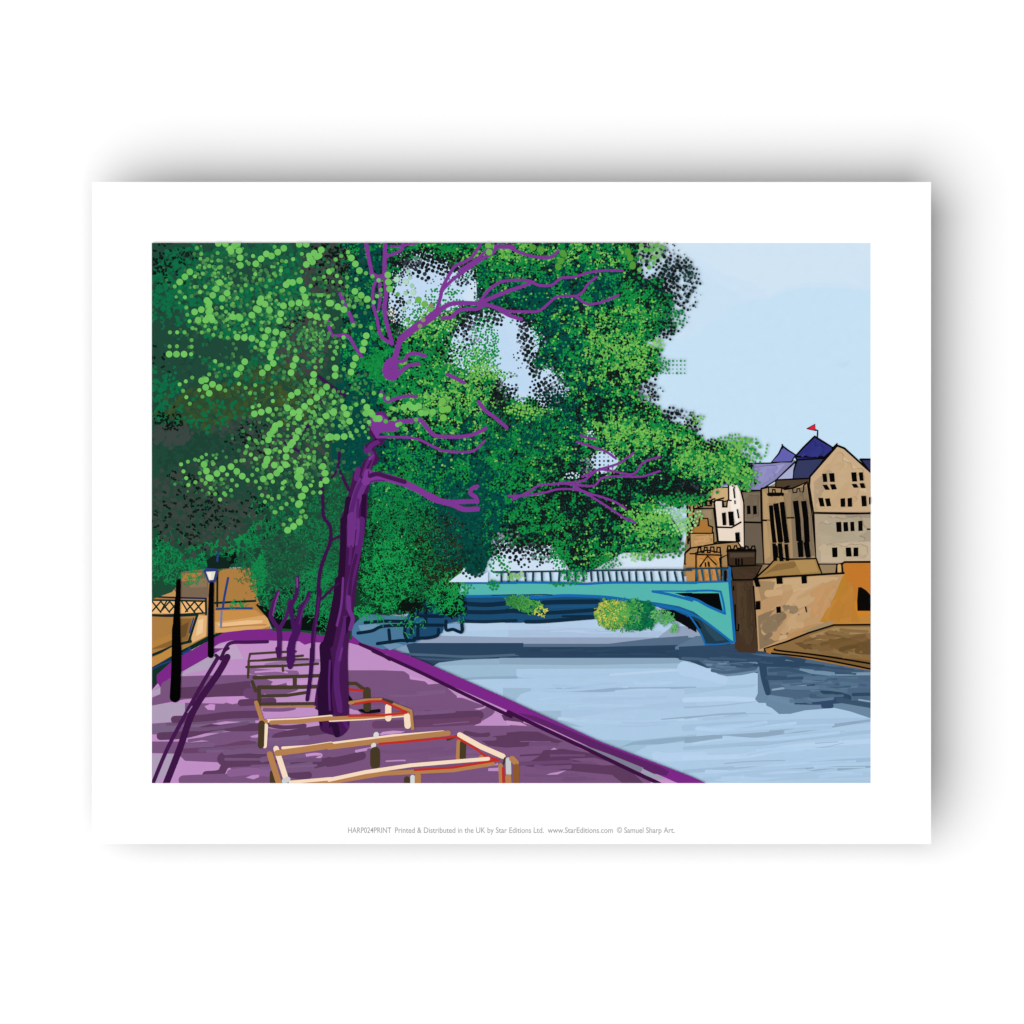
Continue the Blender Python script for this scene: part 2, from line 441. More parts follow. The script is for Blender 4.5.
st(gh, K5, 'L', '0 74 30 74', 7.5); st(gh, K5, 'H', '84 500 88 700', 8.8); st(gh, K5, 'H', '100 720 74 745 72 800', 7.5, sm=False)
# dark keep above the pier
kp = Part('keep', castle, label='dark brown battlemented keep at the end of the bridge')
fo(kp, '#3b2d20', 'L', '202 60 355 60 352 135 218 142 205 130', 1.0)
fill(kp, '#4f4133', 'L', '215 70 345 70 345 90 215 95')
fo(kp, '#453527', 'L', '215 142 300 138 388 138 352 205 336 216 232 214', 1.2)
st(kp, K5, 'L', '200 62 204 32 216 32 220 50 236 50 240 32 250 30 254 46 272 44 278 50 296 48 300 32 312 36 314 50 330 48 334 34 348 32 352 62', 10.0, sm=False)
st(kp, K5, 'L', '205 55 352 55', 12.5)
st(kp, '#7b6647', 'L', '244 135 244 105', 5); st(kp, K5, 'L', '248 105 248 132', 12.5); st(kp, K5, 'L', '262 104 262 132', 10.0); st(kp, K5, 'L', '280 104 280 132', 10.0)
pier = Part('bridge_pier', castle, label='dark brown stone pier standing in the river')
fill(pier, '#453425', 'L', '222 214 338 214 345 300 358 400 365 490 366 590 350 608 300 606 262 605 242 585 234 480 224 350')
fill(pier, '#503d2b', 'L', '250 230 320 230 335 420 300 560 265 500')
st(pier, K5, 'L', '232 216 338 214', 8.8)
for s, w in (('234 250 234 270', 8), ('243 350 245 480', 9), ('262 455 260 485 250 487', 9), ('342 250 348 330 358 470', 8)):
    st(pier, K5, 'L', s, w)
# river wall house
rw = Part('riverside_house', castle, label='pale tan riverside house with a hipped brown roof')
fill(rw, '#bd966a', 'L', '345 208 500 196 700 188 860 178 975 180 975 460 770 458 400 600 368 598 356 400')
fill(rw, '#c9a77d', 'L', '440 215 700 195 800 200 720 380 600 430 520 500 560 380 480 330 430 300')
fill(rw, '#8a7457', 'L', '365 410 440 375 540 340 600 360 570 400 520 420 505 480 540 510 440 560 375 590')
fill(rw, '#a38560', 'L', '380 220 460 225 440 300 385 330 365 250')
fill(rw, '#b98d5e', 'L', '640 460 760 440 770 455 560 530 500 520')
fill(rw, '#cfac84', 'L', '560 270 700 240 720 300 650 340 570 330')
fo(rw, '#a27e49', 'L', '350 208 420 145 470 90 520 104 680 100 694 140 712 186 500 196', 1.1)
fill(rw, '#87683c', 'L', '380 195 470 130 600 110 560 150 440 170')
fill(rw, '#b08c55', 'L', '560 110 670 108 690 170 600 180')
st(rw, K5, 'L', '345 208 400 206 500 198 640 190 700 186 840 178', 11.2)
ow = Part('arched_wall', castle, label='bright orange wall with a black archway at the right edge')
fill(ow, '#b9802f', 'L', '780 300 820 200 835 180 975 178 975 458 790 458 700 440')
fill(ow, '#c3782b', 'L', '824 122 980 118 980 300 900 330 850 260 835 190')
fill(ow, '#bf8439', 'L', '760 330 850 300 900 400 975 400 975 456 760 450 720 420')
fill(ow, '#d08226', 'L', '880 330 980 330 980 400 890 410')
st(ow, K5, 'L', '788 176 792 132 820 128 832 119 985 118', 11.2, sm=False)
st(ow, '#cda46a', 'L', '805 140 805 165', 20); st(ow, K5, 'L', '818 132 822 172', 10.0)
fill(ow, K5, 'L', '906 255 922 254 950 272 985 310 985 382 902 382 900 330')
ramp = Part('stone_ramp', castle, label='brown stone ramp sloping down to the water')
fill(ramp, '#8d6b40', 'L', '392 596 470 560 640 500 775 455 985 456 985 706 850 680 640 640 430 612')
fill(ramp, '#6c5231', 'L', '560 555 760 530 900 520 985 540 985 620 760 600 620 590')
fill(ramp, '#a4845a', 'L', '640 515 780 470 980 470 980 500 860 510 760 540 680 540')
fill(ramp, '#5d4527', 'L', '620 560 760 535 880 580 700 590')
fill(ramp, '#7b5c35', 'L', '560 600 985 650 985 690 800 660')
fill(ramp, '#a87638', 'L', '396 600 430 580 560 525 770 450 780 458 640 505 470 565 440 600 800 660 985 695 985 706 600 636 430 612')
fill(ramp, '#a08a68', 'L', '600 495 760 432 775 440 770 458 640 500')
st(ramp, K5, 'L', '405 600 400 585 520 548 640 500 775 458 985 456', 10.0, sm=False)
st(ramp, K5, 'L', '455 588 480 596 700 622 985 668', 10.0)
st(ramp, K5, 'L', '440 610 640 632 820 664 985 698', 10.0)

for (pt, t, poly, a, b, n, ln, w, ang) in (
    (rw, 'L', '370 225 700 205 780 200 700 420 560 520 380 590', '#b58e63', '#cda982', 60, 90, 34, -.6), (rw, 'L', '375 400 500 380 560 400 500 440 440 560 380 580', '#7f6b50', '#978062', 26, 60, 30, -.8),
    (rw, 'L', '480 340 590 350 590 400 520 410', '#85705a', '#9c8466', 8, 40, 20, -.3), (ow, 'L', '800 300 860 200 900 240 890 380 960 400 960 450 780 450 720 430', '#b57c32', '#c58338', 34, 90, 30, -1.2),
    (rw, 'L', '640 240 780 205 830 200 740 400 640 440', '#be9060', '#c99c6a', 26, 90, 30, -1.1), (ramp, 'L', '480 585 700 500 800 465 965 470 965 640 800 640 620 610', '#6f5432', '#98784c', 70, 110, 16, .05),
    (ramp, 'L', '640 540 900 520 965 560 965 620 760 600', '#604826', '#7d6038', 30, 90, 18, .05), (hall, 'H', '580 450 660 430 690 560 700 740 610 750', '#78664f', '#8e7a60', 34, 90, 22, 1.5),
    (hall, 'H', '455 445 480 470 560 450 570 560 590 740 465 740', '#a1855f', '#b89a70', 30, 90, 20, 1.5), (gable, 'H', '700 400 815 240 970 360 970 540 705 540', '#c0a27c', '#cdb089', 60, 100, 36, -.9),
    (gable, 'H', '700 420 790 310 800 360 740 470 705 530', '#af9878', '#bda383', 20, 60, 26, -1), (gable, 'H', '710 560 970 560 970 700 712 720', '#a69880', '#b9a890', 34, 100, 30, 0), (gable, 'H', '715 700 970 700 970 780 715 780', '#b7a78c', '#c6b396', 20, 90, 26, 0),
    (gt, 'H', '358 455 438 452 440 580 362 585', '#6f614f', '#7c6d5b', 16, 60, 20, 1.5), (roof, 'H', '370 320 560 312 500 385 430 430 350 430', '#8583ba', '#9695c6', 30, 80, 22, -.5),
    (kp, 'L', '235 150 370 148 345 205 240 210', '#3e3023', '#4c3c2c', 12, 60, 16, 0), (pier, 'L', '255 230 325 230 345 480 350 590 265 590', '#3f2f21', '#4f3e2c', 24, 80, 18, 1.4),
    (roof, 'H', '620 280 660 235 705 190 770 240 740 280', '#2c2f76', '#373a88', 14, 60, 18, -.7), (gh, 'L', '40 75 155 85 155 215 40 215', '#b98142', '#cb9250', 16, 60, 16, 1.3), (gh, 'H', '110 655 205 655 205 700 110 720', '#b38a57', '#cda06c', 10, 50, 14, -.5)):
    mottle(pt, t, poly, mixc(a, b, .2), mixc(a, b, .8), int(n * .8), ln, w * 1.15, ang, .3)
for s in ('385 206 500 198 640 190 700 187',): st(rw, K5, 'L', s, 7)
st(gh, K5, 'L', '54 142 94 86 140 132', 9, sm=False); st(gh, K5, 'L', '82 124 84 142', 9); st(gh, K5, 'L', '101 120 103 140', 9); st(gh, K5, 'L', '34 78 168 82', 7); st(gh, K5, 'L', '32 80 32 225', 7); st(gh, K5, 'L', '166 80 168 230', 7)
st(gable, K5, 'H', '700 551 860 554 985 552', 8.8)
def win(t, s, w, parent):
    p = Part('window', parent)
    q = cv(t, s); k = TL[t][2]; e = w * 0.3 / k
    for i, j in ((0, 1), (-1, -2)):
        dx, dy = q[i][0] - q[j][0], q[i][1] - q[j][1]; l = math.hypot(dx, dy) or 1
        q[i] = (q[i][0] + dx / l * e, q[i][1] + dy / l * e)
    a, b = q[0], q[-1]; m = (w / k) / 2; y0, y1 = a[1], b[1]
    if len(q) == 2:
        p.face([(a[0] - m, y0 + R() * .5), (b[0] - m + R() * .5, y1), (b[0] + m, y1 - R() * .4), (a[0] + m - R() * .4, y0)], '#070707', nz())
    else: line_pts(p, '#070707', q, w / k, w / k, False)
W = lambda s, w, par=None: win('H', s, w, par or castle)
for s, w in (('753 366 755 394', 22), ('788 364 790 392', 26), ('758 420 764 432', 24), ('794 418 798 430', 26), ('896 360 898 390', 26), ('930 358 933 388', 20),
             ('900 415 904 422', 24), ('936 412 940 424', 22), ('735 484 740 512', 24), ('768 486 772 512', 24), ('842 486 842 514', 24), ('876 484 876 514', 22),
             ('944 475 946 512', 24), ('975 478 975 506', 12), ('822 602 823 636', 26), ('856 602 857 634', 24), ('888 600 889 634', 20), ('928 596 928 632', 22),
             ('802 726 803 758', 26), ('870 728 871 755', 28), ('906 726 906 756', 24)):
    W(s, w)
for s, w in (('492 520 498 600 508 690', 20), ('516 512 528 600 538 685', 26), ('546 505 556 600 568 690', 24), ('612 500 622 580 628 680', 26), ('652 500 662 580 668 685', 26),
             ('508 705 512 780', 20), ('536 705 542 780', 22), ('566 708 572 780', 18), ('632 700 636 760', 24), ('662 700 668 755', 22)):
    W(s, w)
for s, w in (('383 520 384 552', 18), ('413 520 414 552', 18), ('262 555 264 605', 20), ('296 552 300 605', 26), ('328 652 330 688', 22), ('172 488 172 512', 18),
             ('140 496 140 510', 12), ('196 490 196 506', 12), ('310 432 314 478', 8), ('316 492 316 506', 8), ('328 535 334 575', 8), ('96 520 97 548', 8), ('100 580 104 600', 7)):
    W(s, w)
for s, w in (('462 36 464 80', 22), ('486 38 490 88', 22), ('518 40 522 90', 20), ('455 5 456 10', 20), ('484 4 486 10', 20), ('514 4 516 10', 18), ('595 10 597 84', 26), ('630 10 636 88', 26), ('356 212 364 245', 26), ('480 206 482 228', 32), ('614 204 614 226', 30), ('366 336 366 368', 26),
             ('476 366 477 386', 24), ('622 362 626 388', 8), ('778 48 779 86', 24), ('852 48 853 78', 26), ('892 48 893 78', 24), ('584 400 586 402', 6)):
    win('L', s, w, castle)
# ---------------------------------------------------------------- bridge
bridge = Part('bridge', label='turquoise arched bridge with dark railings across the printed river')
under = Part('bridge_underside', bridge)
fill(under, '#1c4c72', 'J', '700 430 1060 430 1060 580 880 588 745 585 735 500')
fill(under, '#1c4c72', 'K', '-30 430 620 430 620 560 490 564 180 575 60 585 -30 585')
for s, w in (('765 476 900 482 1060 466', 26), ('760 522 900 525 1060 515', 24), ('755 572 850 578 1060 572', 18)):
    st(under, '#102c42', 'J', s, w)
for s, w in (('190 470 300 466 500 464', 26), ('-20 515 200 528 480 512', 22), ('90 578 200 576 500 552', 22), ('300 548 500 545', 12)):
    st(under, '#102c42', 'K', s, w)
st(under, '#1c5480', 'K', '230 495 480 490', 14)
fill(under, '#1f3b4c', 'K', '800 470 900 490 1060 530 1060 640 1000 590 930 520 850 500')
fill(under, '#1b5a8c', 'K', '780 440 900 462 1060 500 1060 560 900 510 780 480')
fill(under, '#1b5a8c', 'L', '-20 360 60 410 60 440 -20 410')
fill(under, '#0b0d10', 'K', '845 512 930 512 1000 545 1060 590 1060 640 960 580 880 545')
fill(under, '#1f3b4c', 'L', '0 385 60 410 130 460 228 548 215 562 82 562 62 520 30 470 0 445')
fill(under, '#0b0d10', 'L', '-10 410 40 440 62 475 30 478 -10 478')
fill(under, '#2b4a5c', 'L', '60 430 120 470 190 540 140 545 90 490')
deck = Part('bridge_deck', bridge, label='turquoise deck and spandrel edged in blue')
fill(deck, '#54b6ae', 'J', '700 360 1060 360 1060 425 705 428 690 400')
fill(deck, '#54b6ae', 'K', '-30 362 1040 362 1040 520 960 490 830 468 560 436 300 425 -30 428')
fill(deck, '#54b6ae', 'L', '-20 235 215 228 238 548 205 530 120 460 0 372 -20 365')
fill(deck, '#7cc8c0', 'J', '710 385 760 378 800 400 740 410')
fill(deck, '#07090b', 'L', '-20 287 155 286 182 388 100 352 -20 302')
fill(deck, '#07090b', 'K', '935 416 1035 413 1035 436 1000 436')
for t, s, w in (('K', '808 404 900 404 1060 406', 8), ('K', '812 406 900 422 990 445 1035 458', 15), ('L', '-20 276 100 272 165 278', 11),
                ('L', '165 278 180 340 188 396', 11), ('L', '188 396 100 358 40 325 -20 308', 14),
                ('K', '-30 436 150 440 290 430 420 432 560 440 700 460 830 482 960 510 1040 540', 17),
                ('L', '-10 392 60 425 130 475 228 552', 12), ('J', '705 434 850 434 960 432 1060 436', 16),
                ('L', '228 552 150 562 82 562', 8), ('L', '82 562 66 520 40 470 -5 405', 9),
                ('K', '-30 354 300 358 420 364 600 356 1060 358', 13), ('J', '690 357 1060 357', 14),
                ('L', '-20 231 100 226 213 222', 11), ('L', '213 152 213 230 228 400 240 545', 15)):
    st(deck, '#1769ad', t, s, w, sm=len(s.split()) > 4 and s[:3] != '213')
st(deck, '#0a2f50', 'K', '60 426 180 424 240 427', 5, 7)
st(deck, '#2fa0c8', 'L', '158 292 178 384', 4)
st(deck, '#0a2f50', 'J', '920 428 1060 424', 5)

def draw_bank():
    # ---------------------------------------------------------------- rocks and far bank
    bank = Part('river_bank', label='blue grey rocky bank outlined in navy left of the bridge')
    fill(bank, '#4a789b', 'J', '110 620 160 570 200 535 300 540 430 552 560 545 640 560 650 620 560 660 480 700 300 735 180 700 120 650')
    fill(bank, '#6d96b4', 'J', '160 600 260 590 300 600 240 620 180 640')
    fill(bank, '#6b93b0', 'J', '300 710 380 700 420 712 340 740')
    fill(bank, '#1c4a70', 'J', '415 575 440 545 490 470 510 465 560 535 600 550 700 540 745 545 750 575 650 590 640 640 615 655 480 690 420 670')
    fill(bank, '#235a82', 'J', '500 480 540 540 500 600 470 560')
    fill(bank, '#7fa6cc', 'J', '665 590 740 588 742 628 700 620 668 618')
    fill(bank, '#143a5c', '_', '418 603 466 598 467 616 436 618 418 616')
    for s in ('200 583 300 575 440 577', '160 643 240 630 300 605 440 598 640 598', '335 625 342 695',
              '270 703 400 685 480 685', '480 672 560 670 612 655 617 622', '428 590 425 650 440 690', '490 480 470 540 462 640',
              '545 510 545 590', '660 575 662 625 700 622 750 637 748 580', '470 545 640 548', '500 610 500 660'):
        st(bank, NAVY, 'J', s, 19, sm=len(s.split()) > 6)



def draw_railing():
    global railing
    railing = Part('bridge_railing', bridge, label='dark slate railing of upright bars')
    RC = '#1d3d4f'
    st(railing, RC, 'J', '930 296 1060 294', 12); st(railing, RC, 'J', '800 292 870 300', 5)
    st(railing, RC, 'K', '-30 294 200 292 500 287 800 284 1030 285', 10)
    st(railing, RC, 'L', '-20 155 100 153 205 153', 8)
    for x, d in ((40, 0), (85, 4), (132, -2), (180, 2), (228, 4), (282, -4), (322, 8), (372, 0), (414, 6), (460, 4), (497, 6), (527, 5), (560, 10), (604, 4),
                 (634, 12), (676, 4), (716, 4), (760, 8), (802, 5), (848, 12), (893, 4), (936, 12), (978, 8)):
        st(railing, RC, 'K', [x, 297, x + d, 345], 12)
    for x in (975, 1015): st(railing, RC, 'J', [x, 300, x, 350], 12)
    for x, d in ((32, 8), (62, 10), (102, 8), (140, 12), (178, 2)):
        st(railing, '#1f5672', 'L', [x, 160, x + d, 215], 11)
    st(railing, '#0b0d10', 'L', '190 170 190 215', 16)
    st(railing, '#1769ad', 'L', '213 152 213 225', 15)


# ---------------------------------------------------------------- buildings and fence at the left
cot = Part('cottage', label='orange walled cottage half hidden behind the lamp post')
fill(cot, '#ad7d41', 'I', '-10 420 60 400 175 290 330 282 560 272 600 300 612 440 640 520 690 560 680 625 360 645 330 690 150 770 -10 800')
fill(cot, '#7b6751', 'I', '175 292 330 284 335 440 100 438 140 350')
fill(cot, '#8c7458', 'I', '220 340 320 330 325 380 230 385')
fill(cot, '#ad7d41', 'I', '180 305 300 300 260 340 180 350')
fill(cot, '#c59556', 'I', '60 400 130 390 170 435 20 436')
fill(cot, '#c98f4a', 'I', '370 515 600 512 640 540 680 610 370 620')
fill(cot, '#d9a468', 'I', '370 580 500 565 660 540 690 600 640 618 420 640 370 640')
fill(cot, '#edc08a', 'I', '380 590 560 570 640 570 640 585 560 596 400 606')
st(cot, '#b98248', 'I', '410 612 540 600 660 596', 8)
fill(cot, '#e0b27a', 'I', '268 560 280 540 325 545 320 660 240 700 235 650')
fill(cot, '#f0c797', 'I', '275 570 305 560 300 640 262 660')
fill(cot, '#8a6433', 'I', '165 560 240 560 215 680 120 720 -10 740 60 690 165 640')
fill(cot, '#6b4e2b', 'I', '180 600 222 580 205 660 180 672')
fill(cot, '#b7823f', 'I', '-10 700 120 650 130 680 -10 740')
fence = Part('fence', label='dark green lattice fence in front of the cottage')
fill(fence, '#efb877', 'I', '-10 455 320 460 318 532 -10 532')
st(fence, '#16254a', 'I', '-10 432 100 440 320 446', 10); st(fence, '#16254a', 'I', '-10 545 200 535 320 528', 9)
G2 = '#0f2a26'
for s, w in (('-10 455 160 458 320 462', 10), ('-10 540 120 545 270 538', 14), ('318 452 320 536', 12), ('270 540 250 600 222 690', 14), ('232 690 150 712 60 750 -10 778', 16),
             ('384 300 383 492', 12), ('370 472 480 466 600 460', 12)):
    st(fence, G2, 'I', s, w)
for i, x in enumerate((12, 62, 112, 205, 252)):
    st(fence, G2, 'I', [x, 462, x + 50, 525], 9); st(fence, G2, 'I', [x + 48, 466, x - 2, 522], 9)
st(fence, G2, 'I', '95 462 60 524', 8); st(fence, G2, 'I', '180 462 215 520', 8)
for s, w in (('380 506 480 502 580 502', 12), ('445 330 425 430 415 500', 13), ('248 560 225 640', 8), ('335 500 332 660', 8)):
    st(fence, '#24407c', 'I', s, w)
st(fence, '#6f7fa0', 'I', '408 520 404 610', 12)
fill(fence, G2, 'I', '330 660 400 640 420 640 330 690 230 740 200 760 100 800 60 800 220 720')
st(fence, '#1f3f73', 'I', '-10 840 120 790 215 745 225 730', 14)
fill(fence, '#c08a42', 'M', '-10 60 130 -20 130 30 -10 110')
fill(fence, '#12332a', 'M', '-10 110 60 75 130 40 130 90 60 150 40 200 -10 235')
st(fence, '#24407c', 'M', '-10 122 60 85 125 60', 8)
fill(fence, '#3a1f45', 'M', '-10 200 60 180 80 200 -10 250')

# ---------------------------------------------------------------- footpath
path = Part('footpath', label='lilac and purple riverside footpath with dark brushed shadows')
fill(path, '#c08fc6', '_', '152 783 152 690 165 675 185 655 220 638 330 634 352 637 380 650 460 684 540 722 665 776 690 783')
fill(path, '#b3a0bd', 'M', '-10 250 200 120 290 40 370 0 420 0 330 110 140 150 100 250 -10 260')
fill(path, '#b09dba', 'M', '-10 310 150 300 290 310 250 380 200 410 -10 412')
fill(path, '#b09dba', 'M', '-10 600 150 580 120 680 40 760 -10 760')
fill(path, '#bfa3c6', 'I', '370 720 470 690 700 690 720 780 400 796')
fill(path, '#c490c8', 'I', '480 690 900 690 1020 720 1020 800 540 800')
MD, DK = '#7a547f', '#5e3b5f'
def ps(c, t, s, w, w1=None): st(path, c, t, s, w, w1)
fill(path, MD, 'M', '60 190 140 150 300 145 600 140 700 180 640 260 420 262 200 280 -10 320 -10 280 60 250')
fill(path, '#7a6285', 'M', '-10 420 120 410 300 360 600 380 600 420 400 470 200 480 -10 480')
fill(path, DK, 'M', '140 215 300 205 560 175 620 190 600 260 400 265 160 275')
fill(path, MD, 'M', '200 300 420 305 500 270 640 270 620 400 400 400 140 420 130 380 200 370')
fill(path, MD, 'M', '-10 520 200 520 400 470 640 440 900 470 1024 420 1024 760 560 760 420 640 200 630 160 590 -10 585')
fill(path, '#c08fc6', 'M', '150 640 200 645 420 655 300 690 290 720 160 740 120 757 100 757')
fill(path, MD, 'N', '90 115 300 115 420 120 450 140 455 165 540 175 560 195 640 190 720 260 860 310 930 320 940 360 820 430 1024 430 1100 470 1100 757 0 757 0 120')
fill(path, MD, 'O', '-20 390 100 420 230 470 400 560 600 650 860 757 -20 757')
ps(DK, 'M', '140 395 300 388 450 370 620 365', 42); ps(DK, 'M', '60 490 200 480 360 440 440 430', 44)
ps('#6a4268', 'M', '200 570 400 560 520 535 590 535', 36); ps(DK, 'M', '440 440 560 440 640 435', 44)
ps(DK, 'M', '420 620 560 615 700 610', 76); ps(DK, 'M', '320 710 400 700 440 650 560 640', 44)
ps(MD, 'M', '190 740 300 735 500 730 800 740', 55); ps('#8b5f92', 'M', '460 700 560 690 700 700', 44)
fill(path, '#c08fc6', 'M', '545 725 580 712 620 708 622 722 590 735')
fill(path, '#c790cc', 'M', '440 265 570 266 560 290 470 308 438 300')
fill(path, '#c790cc', 'M', '310 320 345 306 372 310 368 342 330 340')
fill(path, '#c58fca', 'M', '200 520 240 508 340 518 220 526')
fill(path, '#c58fca', 'M', '350 420 430 405 520 408 400 425')
fill(path, '#c58fca', 'M', '570 490 680 462 620 500 590 506')
ps(DK, 'M', '520 300 600 295 700 290', 40); ps('#6b4470', 'M', '560 245 600 250', 60)
ps('#c58fca', 'M', '640 345 740 352 820 320 920 300', 26); ps('#7d5585', 'M', '650 340 760 340 820 330', 20)
ps(MD, 'M', '600 190 700 230 820 205', 60); ps('#c995cc', 'M', '790 190 840 185 900 180', 26)
ps('#8a6090', 'M', '580 120 700 130 830 135', 36); ps('#c793cc', 'M', '600 125 720 118 780 128', 10)
ps('#9a73a4', 'M', '660 85 760 70 960 60', 18)
ps(DK, 'M', '720 500 800 480 1000 450', 52); ps(DK, 'M', '820 640 900 655 1024 630', 46)
ps('#c893cc', 'M', '880 600 940 592 975 598 940 625', 16); ps(DK, 'M', '790 700 860 715 900 712', 44)
ps('#8b5f92', 'M', '760 560 900 560 1024 550', 18); ps(DK, 'M', '650 420 760 440 880 430', 24)
# right half shadows
ps(DK, 'N', '510 375 560 350', 40, 26); ps(DK, 'N', '500 385 620 375 750 372 850 370', 50)
fill(path, DK, 'N', '560 385 700 365 860 345 860 395 600 398')
ps('#6a4268', 'N', '260 425 420 420 700 410 840 400', 44); ps('#845e8c', 'N', '590 425 700 415 790 408', 5)
fill(path, '#c08fc6', 'N', '820 430 900 395 940 350 970 365 975 395 1024 405 1024 430')
fill(path, DK, 'N', '975 370 1024 360 1100 395 1100 415 1024 408 990 400')
fill(path, '#c995cc', 'N', '280 480 300 465 360 458 430 462 400 472 300 484')
fill(path, DK, 'N', '860 515 930 490 1040 480 1110 550 1000 555 900 545')
ps(DK, 'N', '770 470 850 485 900 480', 24); ps('#c08fc6', 'N', '320 632 400 628 460 628', 8)
ps(DK, 'N', '-10 640 80 625 180 600', 50); ps('#c08fc6', 'N', '150 575 230 560', 16)
fill(path, '#c08fc6', 'N', '900 688 900 672 955 640 960 688'); ps(DK, 'N', '990 610 1010 640', 16)
fill(path, '#c995cc', 'N', '720 270 730 245 782 264 774 272'); fill(path, '#c995cc', 'N', '820 335 870 325 900 310 880 330 850 340')
fill(path, '#c995cc', 'N', '455 140 480 152 540 165 600 190 560 196 540 178 455 166')
fill(path, '#c08fc6', 'N', '105 330 160 345 180 365 140 368 105 365')
ps('#111013', 'N', '100 260 150 320 200 350 280 345', 20)
fill(path, DK, 'O', '-20 470 60 462 160 465 240 500 300 520 240 540 -20 552')
fill(path, DK, 'O', '80 655 170 600 190 570 300 562 480 590 700 700 760 757 640 757 580 710 380 690 100 662')
fill(path, MD, 'O', '330 618 480 612 560 635 600 655 520 655')
ps('#8c6093', 'O', '60 520 160 520 230 522', 4); ps(DK, 'O', '60 600 170 594', 10)
fill(path, '#c08fc6', 'O', '175 722 230 700 320 684 250 718'); fill(path, '#c08fc6', 'O', '230 568 250 555 270 565')
fill(path, '#c995cc', 'O', '-20 400 60 410 100 432 -20 425')
fill(path, '#c995cc', 'O', '800 740 880 735 960 757 800 757')
mottle(path, 'M', '30 330 600 400 640 500 1000 440 1000 740 420 650 200 600 30 560', '#725079', '#7f5c86', 20, 300, 24, -.05, .03)
mottle(path, 'N', '110 130 440 140 640 210 800 300 800 400 500 440 1010 470 1010 740 300 700 110 440', '#75527b', '#7d5983', 22, 300, 26, -.04, .03)
mottle(path, 'O', '0 440 300 520 560 660 760 750 0 750', '#6c4973', '#76527c', 10, 220, 18, .0, .04)
# painted edge lines
edge = Part('path_edging', label='vivid purple edging band between the footpath and the river')
fill(edge, '#7d2889', '_', '351 633.5 362 637 420 660 510 700 601 742 690 776 708 784 680 784 664 777 601 750 510 711.5 434 678 377 650 350 643')
fill(edge, '#5d2466', 'O', '40 355 140 375 300 440 560 550 860 665 905 690 890 715 800 700 560 600 300 480')
fill(edge, '#7f7d93', 'O', '250 470 420 540 560 590 760 670 740 700 600 630 400 550 280 490')
fill(edge, '#9aa0b0', 'O', '750 672 820 705 880 730 850 735 760 712')
st(edge, '#3d1142', 'O', '-10 352 200 452 430 560 700 690 850 760', 22)
st(edge, '#3d1142', 'N', '245 5 500 120 760 248 1030 378', 20)
st(edge, '#3d1142', 'J', '172 706 270 750 340 792', 20)
fill(edge, '#7d2889', 'I', '40 880 130 800 330 690 420 640 550 625 690 620 820 614 930 608 1030 605 1050 690 1024 700 930 695 880 710 850 690 660 685 460 685 400 700 230 796 100 870 60 950 40 920')
fill(edge, '#7d2889', 'J', '0 610 60 620 120 640 120 700 40 690 0 690')
fill(edge, '#7d2889', 'M', '330 -10 420 -10 330 40 100 170 60 192 38 165 50 140')
lines = Part('path_lines', label='two dark purple lines running down the left of the footpath')
st(lines, '#45184f', 'I', '668 692 560 695 465 698 430 730 405 790', 20)
st(lines, '#3f1547', 'M', '440 40 390 130 250 340 170 560 88 770', 38)
st(lines, '#45184f', 'M', '385 45 300 190 200 370 100 560 12 770', 22)
st(lines, '#3f1547', 'M', '375 30 400 45 425 5 445 -10', 18); st(lines, '#c08fc6', 'M', '398 62 390 75', 8)
st(lines, '#9a86a6', 'M', '240 320 215 355', 5)

# ---------------------------------------------------------------- timber frames round the trees
TAN, PALE, BRN, RED = '#b6804f', '#f8ddc3', '#473a24', '#c22d24'
def frame(label, strokes):
    p = Part('timber_frame', label=label, group='timber frames around the tree pits')
    for c, t, s, w in strokes:
        q = Part('rail' if w < 34 else 'post', p)
        st(q, c, t, s, w, sm=False)
DB = '#463a28'
frame('farthest dark brown timber frame behind the saplings', [
    (DB, 'M', '572 22 700 14 830 8', 13), (DB, 'M', '570 22 560 65 870 32', 14), (DB, 'M', '562 65 558 155', 14), (DB, 'M', '560 62 740 55 900 52', 12),
    (DB, 'M', '550 97 760 90 955 78', 15), (DB, 'M', '755 88 757 118', 14)])
frame('dark brown timber frame between the saplings and the big trunk', [
    (DB, 'M', '592 158 780 152 962 146', 20), (DB, 'M', '582 180 602 232', 20), (DB, 'M', '618 212 800 212 955 208', 22), (DB, 'M', '824 165 824 205', 24),
    (DB, 'M', '640 262 780 258 900 240', 18), (DB, 'M', '620 218 622 290', 22), (DB, 'M', '630 308 940 304', 18),
    (DB, 'N', '105 190 148 190 180 214 220 236', 20), (DB, 'N', '210 232 212 330', 44), (RED, 'N', '110 224 185 231', 14)])
